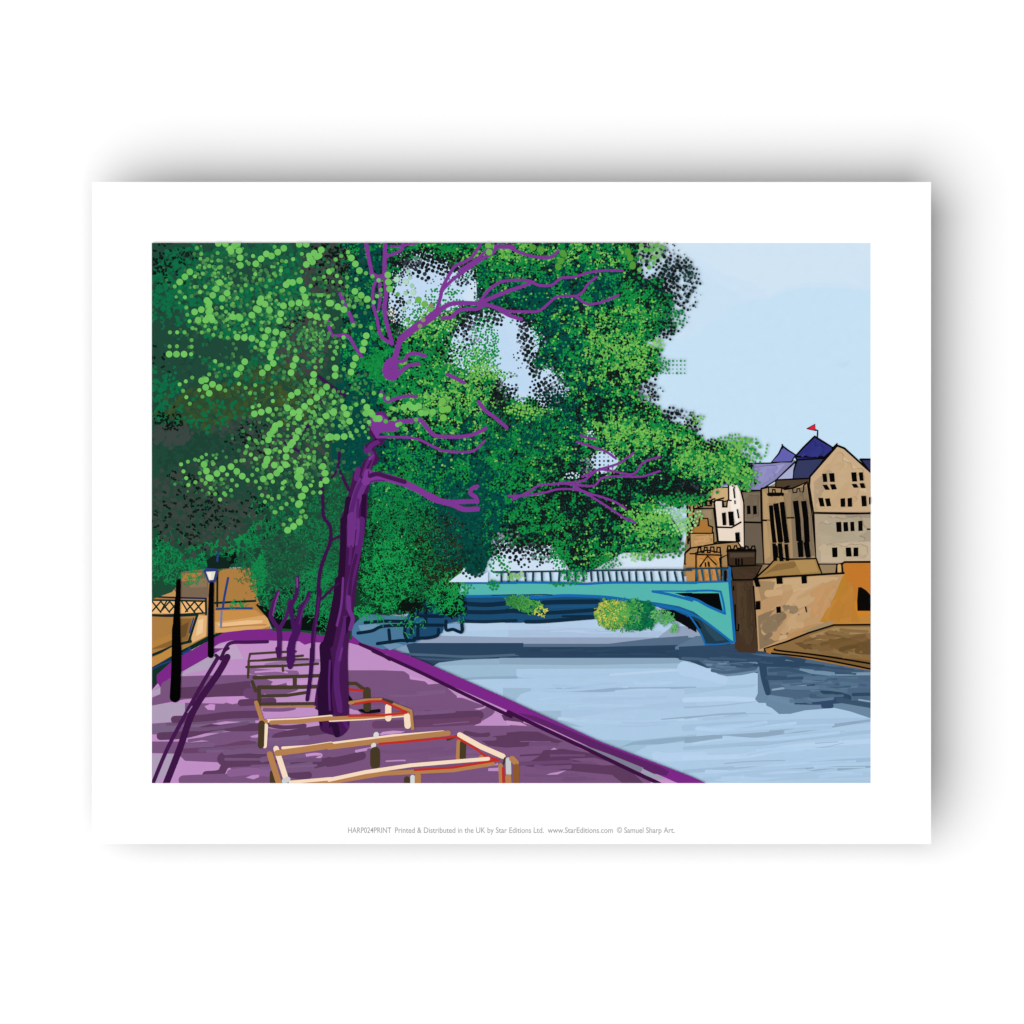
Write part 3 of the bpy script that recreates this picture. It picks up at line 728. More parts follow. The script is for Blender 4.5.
frame('nearest and largest tan and cream timber frame at the bottom edge', [
    (BRN, 'M', '700 700 700 770', 36), (PALE, 'M', '718 560 775 735', 32), (TAN, 'M', '682 592 738 770', 34),
    (PALE, 'M', '755 556 900 548 1030 528', 16), (PALE, 'N', '-5 532 360 486 645 464', 14), (TAN, 'M', '724 586 880 565 1030 542', 34), (TAN, 'N', '-5 552 330 510 672 472', 30),
    (BRN, 'N', '670 508 720 490', 16), ('#dcd9d8', 'N', '262 485 264 480', 30), ('#dcd9d8', 'N', '246 545 250 540', 26), (BRN, 'N', '257 578 257 650', 56), (TAN, 'N', '732 520 728 618', 24), (BRN, 'N', '757 530 755 610', 36),
    (RED, 'N', '282 533 500 515 716 492', 13), (PALE, 'N', '738 482 860 550 984 604', 30),
    (TAN, 'N', '855 605 880 600', 14),
    (RED, 'N', '716 492 830 562 880 600 945 622', 13),
    ('#cfd2d4', 'M', '765 745 785 735', 30), (PALE, 'M', '800 752 1030 732', 20), (TAN, 'M', '850 768 1030 752', 22),
    (TAN, 'N', '-5 752 300 702 480 692 700 682 925 645', 26), (PALE, 'N', '-5 738 200 694 460 655 900 618', 22),
    (RED, 'N', '482 682 700 668 960 625', 13), (BRN, 'N', '438 735 438 790', 34), ('#d7d8da', 'N', '470 722 470 790', 26), (TAN, 'N', '500 715 500 790', 36),
    (BRN, 'N', '995 615 985 650', 12), (TAN, 'N', '970 655 976 790', 26), (RED, 'N', '985 672 988 790', 15), ('#c9cbce', 'N', '1014 625 1016 700', 30), ('#c9cbce', 'O', '-2 640 0 700', 16),
    (TAN, 'N', '1014 722 1018 790', 34), (TAN, 'O', '12 618 34 640', 34), ('#8e5a2c', 'O', '35 665 35 790', 36)])
# ---------------------------------------------------------------- the tree mass
tree = Part('tree', label='big leaning purple trunked tree under a dotted green crown')
crown = Part('crown', tree, label='dense crown of stippled dark teal and bright green dots')
hedge = Part('hedge', label='dark green leafy bank behind the lamp post and saplings')
CAN = [(150, 240), (637, 240), (636, 268), (643, 280), (660, 281), (667, 295), (667, 318), (655, 331), (647, 336), (646, 344), (655, 350), (656, 373), (641, 380), (634, 391), (639, 399),
       (655, 408), (664, 420), (686, 427), (700, 438), (712, 446), (736, 448), (748, 462), (752, 478), (745, 488), (728, 480), (712, 490), (700, 502), (670, 504), (655, 500),
       (668, 512), (682, 535), (678, 552), (662, 554), (640, 552), (622, 553), (606, 562), (588, 572), (570, 570), (562, 558), (552, 545), (530, 547), (512, 548),
       (496, 540), (490, 556), (484, 570), (470, 574), (456, 568), (450, 578), (456, 590), (462, 602), (455, 612), (430, 608), (414, 606), (400, 615), (370, 612), (352, 625), (330, 630), (273, 630),
       (265, 612), (258, 600), (257, 590), (255, 568), (240, 567), (212, 568), (180, 572), (150, 596)]
fill(crown, TEAL, '_', ' '.join('%g %g' % p for p in CAN))
fill(crown, BASE, '_', '150 240 330 240 345 330 330 420 335 520 300 540 240 560 150 560')
fill(crown, '#143d28', '_', '366 500 400 470 440 520 470 570 452 600 452 612 430 608 414 604 400 612 352 626 358 560')
draw_bank()
fill(hedge, '#1c4a35', '_', '150 500 352 470 352 640 300 632 273 631 265 612 258 600 257 588 255 569 238 566 215 568 180 571 165 590 150 597')
fill(hedge, '#1c4a35', '_', '150 555 181 560 181 580 172 592 150 600')
fill(hedge, '#0c1412', 'I', '300 100 480 150 500 240 420 262 380 200 330 230 300 200')
fill(hedge, '#0c1412', 'I', '600 480 680 500 760 545 1024 540 1024 640 700 612 670 560 630 515')
foliage_begin()
ic = inside(CAN)
L_ = lambda x, y: x < 385
# the hedge and low foliage, all short flecks
flecks(hedge, ['#0c1412', '#102018'], 215, 530, 60, 30, 260, 5, 1.6)
flecks(hedge, ['#0e7a45', '#12814a', '#0b6a3f', '#149050'], 185, 558, 38, 28, 1100, 4.0, .8, test=lambda x, y: y < (598 if x < 176 else 572) - R() * 6)
flecks(hedge, ['#17603c', '#12814a', '#0e6f43', '#1a7a48'], 290, 545, 55, 55, 2600, 3.8, .8)
flecks(hedge, ['#1c4a35', '#235640'], 285, 570, 30, 35, 900, 3, .9)
flecks(hedge, ['#12904c', '#15824a'], 228, 540, 22, 14, 300, 4.2, .8)
flecks(hedge, ['#12904c', '#15824a'], 259, 574, 8, 22, 200, 4.2, .8)
flecks(hedge, ['#12904c', '#15824a'], 320, 590, 26, 25, 420, 3.8, .8)
flecks(hedge, ['#12904c', '#15824a'], 245, 520, 22, 26, 300, 3.8, .8)
flecks(hedge, ['#12904c'], 192, 575, 12, 10, 60, 3.8, .8)
flecks(hedge, ['#12904c'], 324, 618, 8, 14, 60, 4.5, .8)
flecks(hedge, ['#12904c', '#15824a', '#0b1512'], 292, 602, 34, 18, 330, 3.8, .8)
flecks(hedge, ['#12804a', '#1c5a3c', '#17603c'], 340, 500, 14, 40, 420, 3.6, .8)
flecks(hedge, ['#12904c'], 236, 604, 10, 4, 26, 3.8, .8)
# left crown: blotches
def blot(c, cx, cy, rx, ry, n, r0=1.6, r1=3.2, rot=0, part=None): dots(part or crown, c, cx, cy, rx, ry, n, r0, r1, rot, 0.5, ic)
blot([BASE, '#1d4335', '#254f3f'], 240, 400, 95, 150, 1500)
blot([EMG, '#0c633f', '#0f6c46'], 200, 280, 48, 35, 420, 1.2, 2.6); blot([EMG, '#0e6a44'], 172, 300, 22, 45, 220, 1.2, 2.4)
blot([EMG, '#0d6840', '#10754a'], 270, 290, 50, 42, 620, 1.2, 2.6); blot([EMG, '#0d6840'], 250, 355, 45, 30, 360, 1.2, 2.6)
blot(['#0f7a55', '#118458'], 298, 335, 12, 10, 60, 1.6, 2.6); blot([EMG, '#0e6a44'], 165, 395, 16, 30, 150, 1.2, 2.4)
blot([EMG], 232, 330, 30, 20, 120, 1.2, 2.4); blot(['#1b5c40'], 260, 260, 60, 18, 200)
blot([BASE], 225, 350, 28, 12, 150, 2, 3.4); blot([BASE], 168, 345, 18, 26, 120, 2, 3.4); blot([BASE], 245, 272, 18, 12, 70, 2, 3)
blot([GRY, '#3f4441', '#36423d'], 333, 268, 28, 26, 420, 1.8, 3.4); blot([GRY, '#404240'], 303, 345, 22, 28, 340, 1.8, 3.2)
blot([EMG, BASE, '#0b1512'], 333, 268, 26, 26, 160, 1, 1.9); blot([EMG, BASE, '#148050'], 303, 345, 22, 26, 120, 1, 1.9)
blot([OLV, '#37502c', '#2f4c2c', '#2a4a30'], 215, 408, 48, 20, 420, 1.8, 3.2); blot([OLV, '#2f4c2e', '#2a4a30'], 275, 388, 40, 22, 240, 1.8, 3); blot([OLV, '#44562a', BASE], 300, 405, 26, 20, 130, 1.6, 2.8)
blot([EMG, '#0e6a44'], 215, 412, 40, 16, 60, 1.2, 2.2); blot([EMG, '#0e6a44'], 225, 425, 45, 10, 40, 1.4, 2.2)
blot([GRY, '#3a463f', '#2b4238', BASE], 262, 445, 50, 26, 520, 1.8, 3.4); blot([GRY, '#3a463f', '#34443c', '#2d4439', BASE], 200, 505, 52, 42, 1100, 1.6, 3.2)
blot([BASE, '#1d4335'], 195, 450, 45, 14, 320, 2, 3.4); blot([GRY], 170, 435, 20, 12, 80, 1.8, 3); blot([BASE], 240, 480, 30, 16, 90, 2, 3.4)
for cx, cy, n in ((160, 262, 60), (168, 272, 40), (192, 262, 26), (160, 360, 20), (168, 418, 50), (176, 424, 30), (185, 480, 30), (202, 500, 50), (172, 500, 26),
                  (205, 512, 40), (165, 520, 30), (240, 440, 30), (255, 430, 30), (250, 505, 30), (330, 250, 60), (350, 262, 50), (180, 243, 20), (310, 245, 30), (283, 325, 14), (300, 320, 26), (262, 445, 20), (225, 520, 40), (195, 535, 40)):
    for _q in range(int(n * .5)):
        bx, by = rnd_in(cx, cy, 17, 12, 0, .7)
        dots(crown, ['#0b1512', '#0a1a14', '#122019'], bx, by, 2.2, 1.1, 3, .7, 1.3, R(), .3, ic)
# the stippled middle and right of the crown: colour of each dot follows overlapping patches
from mathutils import noise as _n
def sp(c, cx, cy, rx, ry, n, r0=.6, r1=1.2, rot=0): dots(crown, c, cx, cy, rx, ry, n, r0, r1, rot, 0.45, ic)
FK = ((635, 278, 12, 16, .9), (664, 284, 13, 10, 1.3), (655, 489, 46, 12, 1.0), (540, 500, 46, 28, .55), (575, 552, 12, 16, .7), (655, 355, 8, 20, .8), (615, 377, 14, 9, .7),
      (500, 412, 14, 16, 1.0), (475, 370, 9, 12, .7), (395, 345, 24, 10, .8), (650, 402, 10, 14, .9), (605, 520, 22, 30, .45), (700, 448, 40, 6, .6), (630, 405, 34, 10, .6),
      (612, 325, 12, 10, .7), (560, 470, 24, 16, .5), (690, 492, 18, 8, 1.0), (575, 495, 20, 26, .5), (520, 538, 30, 10, .5), (590, 412, 12, 12, .6), (450, 345, 10, 8, .5), (585, 250, 10, 6, .5), (605, 460, 10, 14, .6), (640, 470, 30, 10, .3), (660, 466, 12, 10, .5), (590, 570, 16, 5, .6))
FT = ((565, 375, 18, 52, 1.2), (535, 430, 38, 26, .8), (525, 296, 40, 16, 1.6), (600, 286, 26, 11, 1.3), (548, 335, 18, 26, .7), (475, 505, 50, 22, .7), (462, 535, 36, 40, 2.2),
      (430, 447, 60, 12, .6), (400, 455, 30, 10, .6), (505, 442, 30, 26, .5), (362, 310, 22, 50, 1.6), (364, 400, 26, 56, 1.2), (480, 472, 36, 24, .6), (350, 450, 22, 40, 3),
      (560, 270, 20, 12, .6), (605, 272, 18, 10, .9), (400, 500, 34, 16, .5), (600, 380, 12, 16, .6), (480, 262, 14, 16, .6), (370, 260, 20, 18, 1.6), (500, 495, 20, 30, .5))
FG = ((378, 358, 24, 20, 1.2), (440, 365, 60, 26, .5), (505, 490, 24, 40, .6), (635, 305, 30, 25, .5), (540, 262, 60, 18, .4), (400, 480, 40, 25, .5), (545, 505, 50, 30, .35), (360, 345, 20, 20, .5),
      (720, 465, 30, 18, .3), (640, 440, 60, 26, .3), (630, 325, 12, 6, .6), (650, 290, 20, 12, .4), (385, 395, 20, 12, .6))
FB = ((590, 256, 60, 14, .75), (505, 252, 45, 9, .85), (568, 300, 22, 12, .35), (600, 322, 34, 18, .5), (648, 312, 24, 14, .95), (622, 345, 26, 18, .62), (636, 368, 20, 16, .7), (600, 352, 22, 30, .5),
      (560, 350, 9, 26, .35), (585, 375, 12, 18, .6), (628, 392, 22, 12, .5), (618, 424, 32, 14, 1.0), (655, 440, 30, 12, 1.0), (610, 445, 26, 10, .6), (690, 455, 22, 18, 1.2), (545, 472, 22, 26, .4),
      (528, 412, 22, 10, .8), (560, 450, 20, 12, .45), (445, 385, 50, 30, .65), (428, 337, 28, 8, 1.0), (478, 388, 22, 26, .7), (470, 437, 30, 10, .55), (428, 400, 20, 14, .6), (655, 528, 24, 20, 1.1),
      (632, 518, 18, 14, .5), (597, 548, 16, 20, .6), (577, 545, 8, 22, .4), (655, 492, 24, 8, -.2), (722, 463, 26, 14, .8), (660, 512, 20, 7, 1.0), (640, 352, 16, 16, .3))
def fsum(F, x, y):
    s = 0.0
    for cx, cy, rx, ry, w in F:
        q = ((x - cx) / rx) ** 2 + ((y - cy) / ry) ** 2
        if q < 4: s += w * math.exp(-q * 0.7)
    return s
def nz2(x, y, k, o): return _n.noise(Vector((x / k, y / k, o)))
B3 = ['#6ab94f', '#74bf55', '#62b04b', '#7cc45a', '#58a946']
CK = {'K': [BLK, '#161215', '#12201a'], 'T': ['#054740', '#06413c', '#075047'], 'G': ['#138a3f', '#16883f', '#0f7a3a', '#1b9446'], 'B': B3}
def canopy(pitch, r0, r1, seed, amp, skip, thr=0.0):
    nx, ny = int(420 / pitch), int(340 / pitch); pts = [(i, j) for i in range(nx) for j in range(ny)]
    random.shuffle(pts)
    for i, j in pts:
        if R() < skip: continue
        x, y = 345 + i * pitch, 242 + j * pitch
        ox, oy = nz2(x, y, 30, seed) * 6, nz2(x, y, 30, seed + 5) * 6
        x += ox + random.gauss(0, .35); y += oy + random.gauss(0, .35)
        if not ic(x, y) or (x < 372 and y > 470) or (x < 440 and y > 575): continue
        s = {'K':   .46 + .66 * fsum(FK, x, y) + amp * nz2(x, y, 6, seed + 11), 'T': .20 + .5 * fsum(FT, x, y) + amp * nz2(x, y, 10, seed + 22),
             'G': .50 + .55 * fsum(FG, x, y) + amp * nz2(x, y, 7, seed + 33), 'B': -.04 + fsum(FB, x, y) * .72 + amp * nz2(x, y, 5.5, seed + 44)}
        for k in s: s[k] += random.gauss(0, .16)
        k = max(s, key=s.get)
        if thr and k == 'T': continue
        dot(crown, pick(CK[k]), x, y, (r0 + (r1 - r0) * R()) * (1.12 if k in 'GB' else 1.0), fbase)
canopy(1.7, .8, 1.25, 3.3, 1.15, 0.0)
canopy(2.4, .7, 1.2, 9.1, 1.25, 0.3, 0)
canopy(3.1, .8, 1.3, 17.7, 1.3, 0.5, 1)
# leafy bush left of the bridge
bush = Part('bush', label='bright green leafy bush hanging over the rocks beside the trunk')
ib = lambda x, y: x > 352 + (620 - y) * 0.12 and y < 614 + max(0, R() - .93) * 100
for _k in range(4):
    flecks(bush, ['#0f1f16', '#14301f', '#0b1712', '#163a22'], 405, 560, 50, 58, 520, 4, 1.2, test=ib)
    flecks(bush, ['#0f1f16', '#2a2a1c', '#33301e'], 440, 555, 24, 40, 150, 4, 1.1, test=ib)
    flecks(bush, ['#158f4a', '#118244', '#0f7540', '#0f6a3c'], 400, 555, 46, 60, 620, 3.6, .8, test=ib)
flecks(bush, ['#1ba24f', '#17994b'], 388, 572, 26, 38, 500, 3.8, .85, test=ib)
flecks(bush, ['#0c1512'], 452, 605, 13, 11, 220, 4, 1.6); flecks(bush, ['#0c1512'], 410, 606, 12, 7, 90, 4, 1.6)
flecks(bush, ['#158f4a', '#1ba24f'], 445, 598, 18, 16, 200, 4.5, .8); flecks(bush, ['#158f4a', '#1ba24f'], 390, 620, 26, 7, 36, 4.5, .8)
flecks(bush, ['#158f4a', '#1ba24f'], 364, 612, 12, 6, 60, 4.2, .8); flecks(bush, ['#2f9a48', '#1ba24f'], 455, 580, 12, 10, 60, 3.4, .8)
flecks(bush, ['#2f9a48', '#1ba24f'], 412, 624, 14, 10, 30, 4, .8); flecks(bush, ['#158f4a'], 461, 612, 4, 14, 20, 4, .8)
flecks(crown, ['#0a3a36', '#064a42', '#0c5a4a'], 462, 530, 30, 45, 700, 3, 1, test=ic); flecks(crown, ['#15884a', '#0f7040'], 400, 500, 34, 40, 500, 3, .8, test=ic)
flecks(crown, ['#12803c', '#0f7038'], 520, 440, 46, 46, 700, 3, .8, ang=2.2, test=ic)
blot(['#0a4a40', '#06403a', '#0a3028'], 476, 556, 15, 16, 160, 1.2, 2.2)
foliage_end()
fill(cot, '#12261f', 'I', '322 230 360 200 430 215 460 255 450 275 330 280')

# sky showing through
GS = '#c3dcf4'
HA = '395 267 402 260 412 264 415 254 430 252 437 258 446 262 452 272 472 268 475 285 477 299 470 304 458 306 446 312 430 318 418 326 408 331 398 325 389 310 390 290 392 276'
HB = '452 340 462 320 480 314 496 313 518 318 530 326 539 336 538 350 532 360 533 368 552 371 560 380 566 391 552 400 545 407 531 400 518 402 505 388 497 375 486 372 472 372 456 366 446 357'
HC = '590 464 592 455 600 451 612 452 618 458 616 468 606 473 594 473'
HD = '491 572 492 560 496 550 493 541 500 537 512 546 530 546 551 545 558 556 566 568 566 571.5'
HE = '449 582 455 577 461 573 464 568 467 571 472 575 478 577 484 574 488 571.5 488 582'
gaps = [Part('sky_gap', crown) for _k in range(5)]
for g_, h in zip(gaps, (HA, HB, HC)): fill(g_, GS, '_', h, sm=True)
for g_, h in zip(gaps[3:], (HD, HE)): fill(g_, '#cfe2f5', '_', h)
fill(gaps[0], '#d0e3f5', '_', '462 296 476 276 477 299 470 304'); fill(gaps[1], '#bfdaf2', '_', '488 345 505 325 516 360 538 385 532 396 505 380 490 370')
pass
draw_railing()
foliage_begin(); ic = lambda x, y: True; T_ = None
def fr(c, cx, cy, rx, ry, n, r0=1.0, r1=2.3, rot=0):
    """halftone fringe: dots on a turned lattice, bigger towards one end of the patch"""
    p = (r0 + r1) * 1.22; a = random.choice((0, .2, .5, .9)) + R() * .2; ca, sa = math.cos(a), math.sin(a)
    cr_, sr_ = math.cos(rot), math.sin(rot); m = int(max(rx, ry) * 1.3 / p) + 1; L = []
    for i in range(-m, m + 1):
        for j in range(-m, m + 1):
            u, v = i * p, j * p; x, y = u * ca - v * sa, u * sa + v * ca
            X_, Y_ = (x * cr_ + y * sr_) / rx, (-x * sr_ + y * cr_) / ry
            q = X_ * X_ + Y_ * Y_
            if q < 1.25 + .4 * R(): L.append((cx + x + random.gauss(0, .45), cy + y + random.gauss(0, .45), q))
    random.shuffle(L)
    for x, y, q in L[:int(n)]:
        k = max(0, 1 - q * .5) * .6 + R() * .5
        dot(crown, pick(c), x, y, r0 * .75 + (r1 - r0 * .75) * min(k, 1), fbase)
DKS = [BLK, '#1b2024', '#14201f', '#30393f']; MS = ['#6b7886', '#8694a3', '#3b4650']
def ring(pts, n, jit, cols, r0, r1, w=None):
    q = smooth(cv('_', pts) if isinstance(pts, str) else pts, True, 5); m = len(q)
    for _ in range(n):
        i = random.randrange(m); t = R(); a, b = q[i], q[(i + 1) % m]
        x = a[0] + t * (b[0] - a[0]) + random.gauss(0, jit); y = a[1] + t * (b[1] - a[1]) + random.gauss(0, jit)
        dot(crown, pick(cols), x, y, r0 + (r1 - r0) * R(), fbase)
ring(HA, 260, 2.4, [BLK, '#0c2a24', '#0a3a34', GRN], .6, 1.4); ring(HB, 420, 2.6, [BLK, '#0c2a24', '#14361f', GRN, GRN], .6, 1.4)
ring(HC, 90, 2.2, [BLK, GRN, BRT], .7, 1.4); ring(HA, 90, 3.5, MS, .6, 1.2); ring(HB, 160, 4, MS, .6, 1.3); ring(HA, 120, 3, ['#e2edf8', GS], .4, .8); ring(HB, 200, 3.5, ['#d3e4f5', GS], .4, .8)
fr(DKS, 432, 262, 18, 9, 90, 1, 2.2, .5); fr(DKS, 420, 272, 12, 6, 24, 1.6, 2.4, .6); fr(MS, 412, 262, 10, 6, 14); fr(DKS, 400, 302, 8, 4, 34, 1, 2); fr(DKS, 392, 285, 4, 10, 10, 1, 1.6)
fr(DKS, 463, 283, 8, 3, 9, 1, 1.8); fr(DKS, 396, 318, 8, 10, 34, .9, 1.8); fr(['#f2e6dc', '#e8d8cc'], 392, 314, 3, 7, 14, .6, 1.1); fr(MS, 405, 292, 10, 10, 20, .8, 1.3)
fr(DKS, 480, 320, 22, 8, 60, 1.2, 2.4); fr(DKS, 462, 328, 8, 8, 26, 1.3, 2.4); fr(MS, 470, 336, 14, 12, 34, .8, 1.6); fr(DKS, 462, 340, 10, 10, 12, 1, 2)
fr(DKS, 526, 340, 6, 26, 64, 1.2, 2.4, -.15); fr(DKS, 545, 388, 14, 10, 60, 1, 2.2); fr(MS, 550, 392, 14, 10, 30, .7, 1.4); fr(MS, 520, 345, 6, 22, 24, .7, 1.4)
fr(DKS, 502, 395, 12, 12, 60, 1, 2.2); fr(MS, 510, 385, 10, 12, 20, .8, 1.6); fr(DKS, 536, 372, 6, 6, 14, 1.2, 2.2); fr(['#0a3a36', '#064a42'], 555, 398, 12, 8, 60, .8, 1.6)
fr([GRN, '#179545'], 485, 340, 12, 20, 120, .8, 1.4); fr([BRT, GRN], 478, 362, 14, 12, 110, .8, 1.4); fr([GRN], 440, 300, 14, 12, 70, .8, 1.5); fr([GRN], 455, 292, 8, 2, 14, .9, 1.5); fr([BRT, '#8fd07a'], 436, 322, 18, 8, 70, .8, 1.5)
fr([GRN], 420, 310, 8, 8, 30, .7, 1.2); fr([GRN], 536, 335, 4, 10, 14, .8, 1.2); fr([GRN, BRT], 500, 375, 12, 4, 20, .8, 1.3); fr([GRN], 521, 402, 14, 5, 30, .8, 1.6)
fr([BRT, '#7cc455'], 525, 410, 18, 6, 60, .9, 1.5); fr(['#0a3a36', '#0b4a42'], 465, 279, 14, 2, 20, .8, 1.4)
fr(DKS, 452, 260, 14, 7, 60, .8, 1.6); fr(['#0b4a42', '#0c2a24'], 470, 266, 10, 5, 50, .8, 1.4); fr(DKS, 395, 334, 10, 6, 60, 1, 2); fr(DKS, 402, 262, 8, 8, 30, .8, 1.5); fr([GRN, BRT, '#179545'], 460, 358, 22, 13, 160, .8, 1.4)
fr([GRN, '#179545'], 492, 356, 8, 20, 70, .8, 1.4); fr([BRT, '#7cc455'], 486, 372, 14, 7, 60, .8, 1.4); fr([GRN], 415, 318, 14, 10, 50, .7, 1.3); fr(MS, 446, 280, 16, 8, 30, .6, 1.1); fr(['#0c2a24', BLK], 545, 402, 18, 6, 60, .8, 1.6)
fr(DKS, 404, 264, 12, 10, 60, .7, 1.6, .4); fr(['#0c2a24', '#064a42', BLK], 392, 272, 5, 14, 60, .7, 1.5); fr(['#0c2a24', GRN, BLK], 425, 256, 30, 4, 70, .8, 1.5); fr([GRN, '#0f7038', BLK], 446, 352, 14, 10, 110, .8, 1.5)
fr([GRN, '#0f7038', BLK], 515, 543, 26, 6, 150, .9, 1.6); fr([GRN, '#179545', BLK], 545, 552, 14, 9, 90, .8, 1.5); fr(['#0a4a40', GRN], 496, 548, 6, 12, 60, .8, 1.5); fr(['#0c2a24', GRN, BLK, '#0f7038'], 393, 268, 9, 16, 110, .8, 1.5); fr(['#0c2a24', GRN, BLK], 468, 272, 12, 6, 60, .8, 1.4); fr([GRN, '#0f7038', BRT], 425, 322, 22, 9, 120, .8, 1.5, -.5)
# middle hole grid
for i in range(6):
    for j in range(6):
        dot(crown, pick([BLK, '#3b4650', '#6b7886']), 591 + i * 4.3, 453 + j * 4, .6 + .9 * R(), fbase)
fr(DKS, 593, 462, 2.5, 12, 34, 1, 1.8); fr(MS, 586, 468, 5, 10, 24, .8, 1.4); fr(['#cfe2f5'], 573, 476, 7, 3, 14, .6, 1.2); fr(['#cfe2f5'], 590, 434, 3, 3, 8, .6, 1.0)
# below the crown, left of centre
fr(DKS, 516, 550, 7, 12, 34, 1.3, 2.3); fr(DKS, 536, 548, 16, 8, 90, 1.2, 2.2); fr(DKS, 500, 548, 8, 9, 26, 1.2, 2.2); fr(MS, 540, 556, 16, 7, 26, .8, 1.6); fr(DKS, 530, 562, 14, 5, 12, 1, 1.8)
fr(MS, 505, 538, 14, 8, 30, .8, 1.4); fr([GRN, '#179545'], 560, 556, 8, 14, 90, .8, 1.5); fr([GRN, '#179545'], 574, 575, 12, 8, 60, .9, 1.6); fr([GRN], 500, 565, 10, 8, 26, .9, 1.7); fr([GRN], 560, 584, 10, 2, 10, 1, 1.6)
fr([GRN], 605, 562, 14, 6, 60, .8, 1.5); fr([GRN], 494, 585, 6, 5, 10, 1, 1.8); fr([GRN, '#2f9a48'], 462, 590, 10, 6, 26, .8, 1.4); fr(['#0a3a30', '#064a42'], 474, 572, 10, 5, 60, 1, 2)
# ragged right edge of the crown
fr(DKS, 644, 252, 7, 14, 60, 1.2, 2.4); fr(['#58ac50', '#9fcf8c', '#7fb97a'], 652, 250, 12, 12, 22, 1, 2.8); fr(DKS, 666, 262, 14, 12, 22, 1, 2); fr(MS, 668, 256, 16, 14, 34, .7, 1.3)
fr(['#0f2a2a', '#12302e', BLK], 665, 288, 12, 24, 100, 1, 2.2); fr(['#0f2a2a', '#12302e', BLK], 686, 292, 12, 22, 36, 1, 1.9); fr(MS, 682, 290, 16, 26, 50, .5, 1.1); fr(['#12302e', BLK], 682, 268, 10, 8, 30, 1, 1.8); fr(['#12302e', '#3a5a58'], 690, 285, 8, 26, 18, .8, 1.8)
fr([GRN, '#0f7048'], 668, 318, 16, 14, 90, .9, 1.7); fr(['#12302e', BLK], 664, 330, 12, 8, 60, 1, 2); fr([BRT, '#8fd07a'], 656, 345, 8, 7, 30, 1, 1.8)
for i in range(5):
    for j in range(4):
        dot(crown, '#1a8f55', 669 + i * 3.9, 361 + j * 4.1, .7 + .6 * R(), fbase)
        if j < 4 and i < 5: dot(crown, pick(['#12302e', '#1d3a40']), 687 + i * 3 - j * 1.2, 272 + j * 4.5 + i * .6, .8 + .6 * R(), fbase)
fr([GRN], 662, 366, 7, 7, 26, .8, 1.4); ring([(656, 350), (657, 362), (656, 373), (642, 380), (635, 391), (640, 399), (655, 408), (664, 420), (686, 427), (700, 438), (690, 432), (660, 416), (645, 404), (634, 396), (636, 385), (650, 372)], 420, 2.0, [BLK, GRN, BRT, '#179545', '#12201a'], .8, 1.6); ring([(668, 296), (668, 318), (655, 331), (647, 338), (652, 334), (664, 322)], 160, 2.2, [BLK, GRN, '#12302e', '#0f7048'], .8, 1.8); ring([(637, 243), (636, 268), (643, 280), (660, 282), (650, 278), (634, 262)], 120, 1.8, [BLK, GRN, '#12302e'], .8, 1.8); ring([(748, 462), (752, 478), (745, 488), (728, 481), (712, 490), (700, 502), (670, 504), (690, 500), (712, 484), (735, 470)], 240, 2.2, [BLK, GRN, BRT, '#3f9a46'], .8, 1.7); fr(DKS, 645, 387, 9, 6, 26, 1.3, 2.4); fr(MS, 650, 394, 12, 8, 26, .7, 1.4); fr(DKS, 655, 396, 6, 4, 8, 1, 1.8)
fr(DKS, 672, 413, 10, 6, 20, 1.1, 2.3); fr(MS, 684, 416, 9, 6, 18, .7, 1.4); fr(DKS, 693, 424, 7, 8, 16, 1, 2.1); fr([BRT], 695, 420, 8, 6, 20, .8, 1.3)
fr([BRT, '#4fa544'], 735, 442, 20, 6, 70, 1, 1.8); fr(['#2f8a48', '#58ac50'], 755, 450, 11, 11, 20, 1.0, 2.0); fr(['#3f9a46', BRT], 738, 474, 18, 8, 90, 1, 1.9); fr(['#3f9a46'], 748, 482, 10, 6, 18, 1, 1.8)
fr([BRT, GRN], 722, 455, 28, 12, 200, 1, 1.7); fr(DKS, 712, 446, 12, 6, 50, .9, 1.6); fr(DKS, 690, 492, 14, 8, 90, 1, 1.9); fr([GRN], 680, 500, 22, 6, 70, 1, 1.7)
fr(['#7fc873', '#9bd58a'], 682, 525, 12, 8, 40, 1, 1.9); fr(['#3f8a46', '#2b7a3c'], 674, 548, 10, 8, 60, 1.2, 2.2); fr(['#4fa544', '#3f8a46'], 650, 556, 14, 4, 26, 1.2, 2.1); fr([BRT, '#9bd58a'], 640, 556, 14, 4, 20, 1, 1.6)
fr(['#9bd58a', '#7fc873'], 690, 515, 12, 6, 20, .8, 1.6); fr([GRN], 655, 508, 16, 4, 30, 1, 1.6); fr(['#8fcf9a', '#a5d8b5'], 672, 511, 16, 4, 30, .8, 1.5)
# shrubs seen under the bridge
sa = Part('shrub', label='small green and yellow shrub under the left of the bridge')
flecks(sa, ['#3f9a48', '#2f7f3c', '#57a84a'], 526, 605, 20, 7, 300, 3, 1, .3); flecks(sa, ['#3f8a48', '#2f7f3c'], 514, 602, 7, 5, 80, 3, 1)
flecks(sa, ['#c4c44e', '#8fb04a', '#d8cf55'], 541, 611, 9, 6, 26, 3.5, 1, .4)
sb = Part('shrub', label='larger shrub half yellow and half dark green under the arch')
dots(sb, ['#0c6b45', '#0f7a4a', '#0b5a3c'], 638, 615, 18, 15, 420, 1, 1.9, 0, .2)
dots(sb, ['#a8b44a', '#b9b84c', '#7fa548', '#5c9a48'], 612, 614, 16, 14, 420, 1, 1.8, 0, .2)
flecks(sb, ['#d8cf55', '#c9c650', '#e3d95c', '#6aa84a', '#8fb04a', '#4a9a48'], 613, 614, 16, 15, 200, 3.2, .9, .2)
flecks(sb, ['#4a9a48', '#6aa84a', '#2f8f46'], 614, 616, 15, 14, 130, 3, .8)
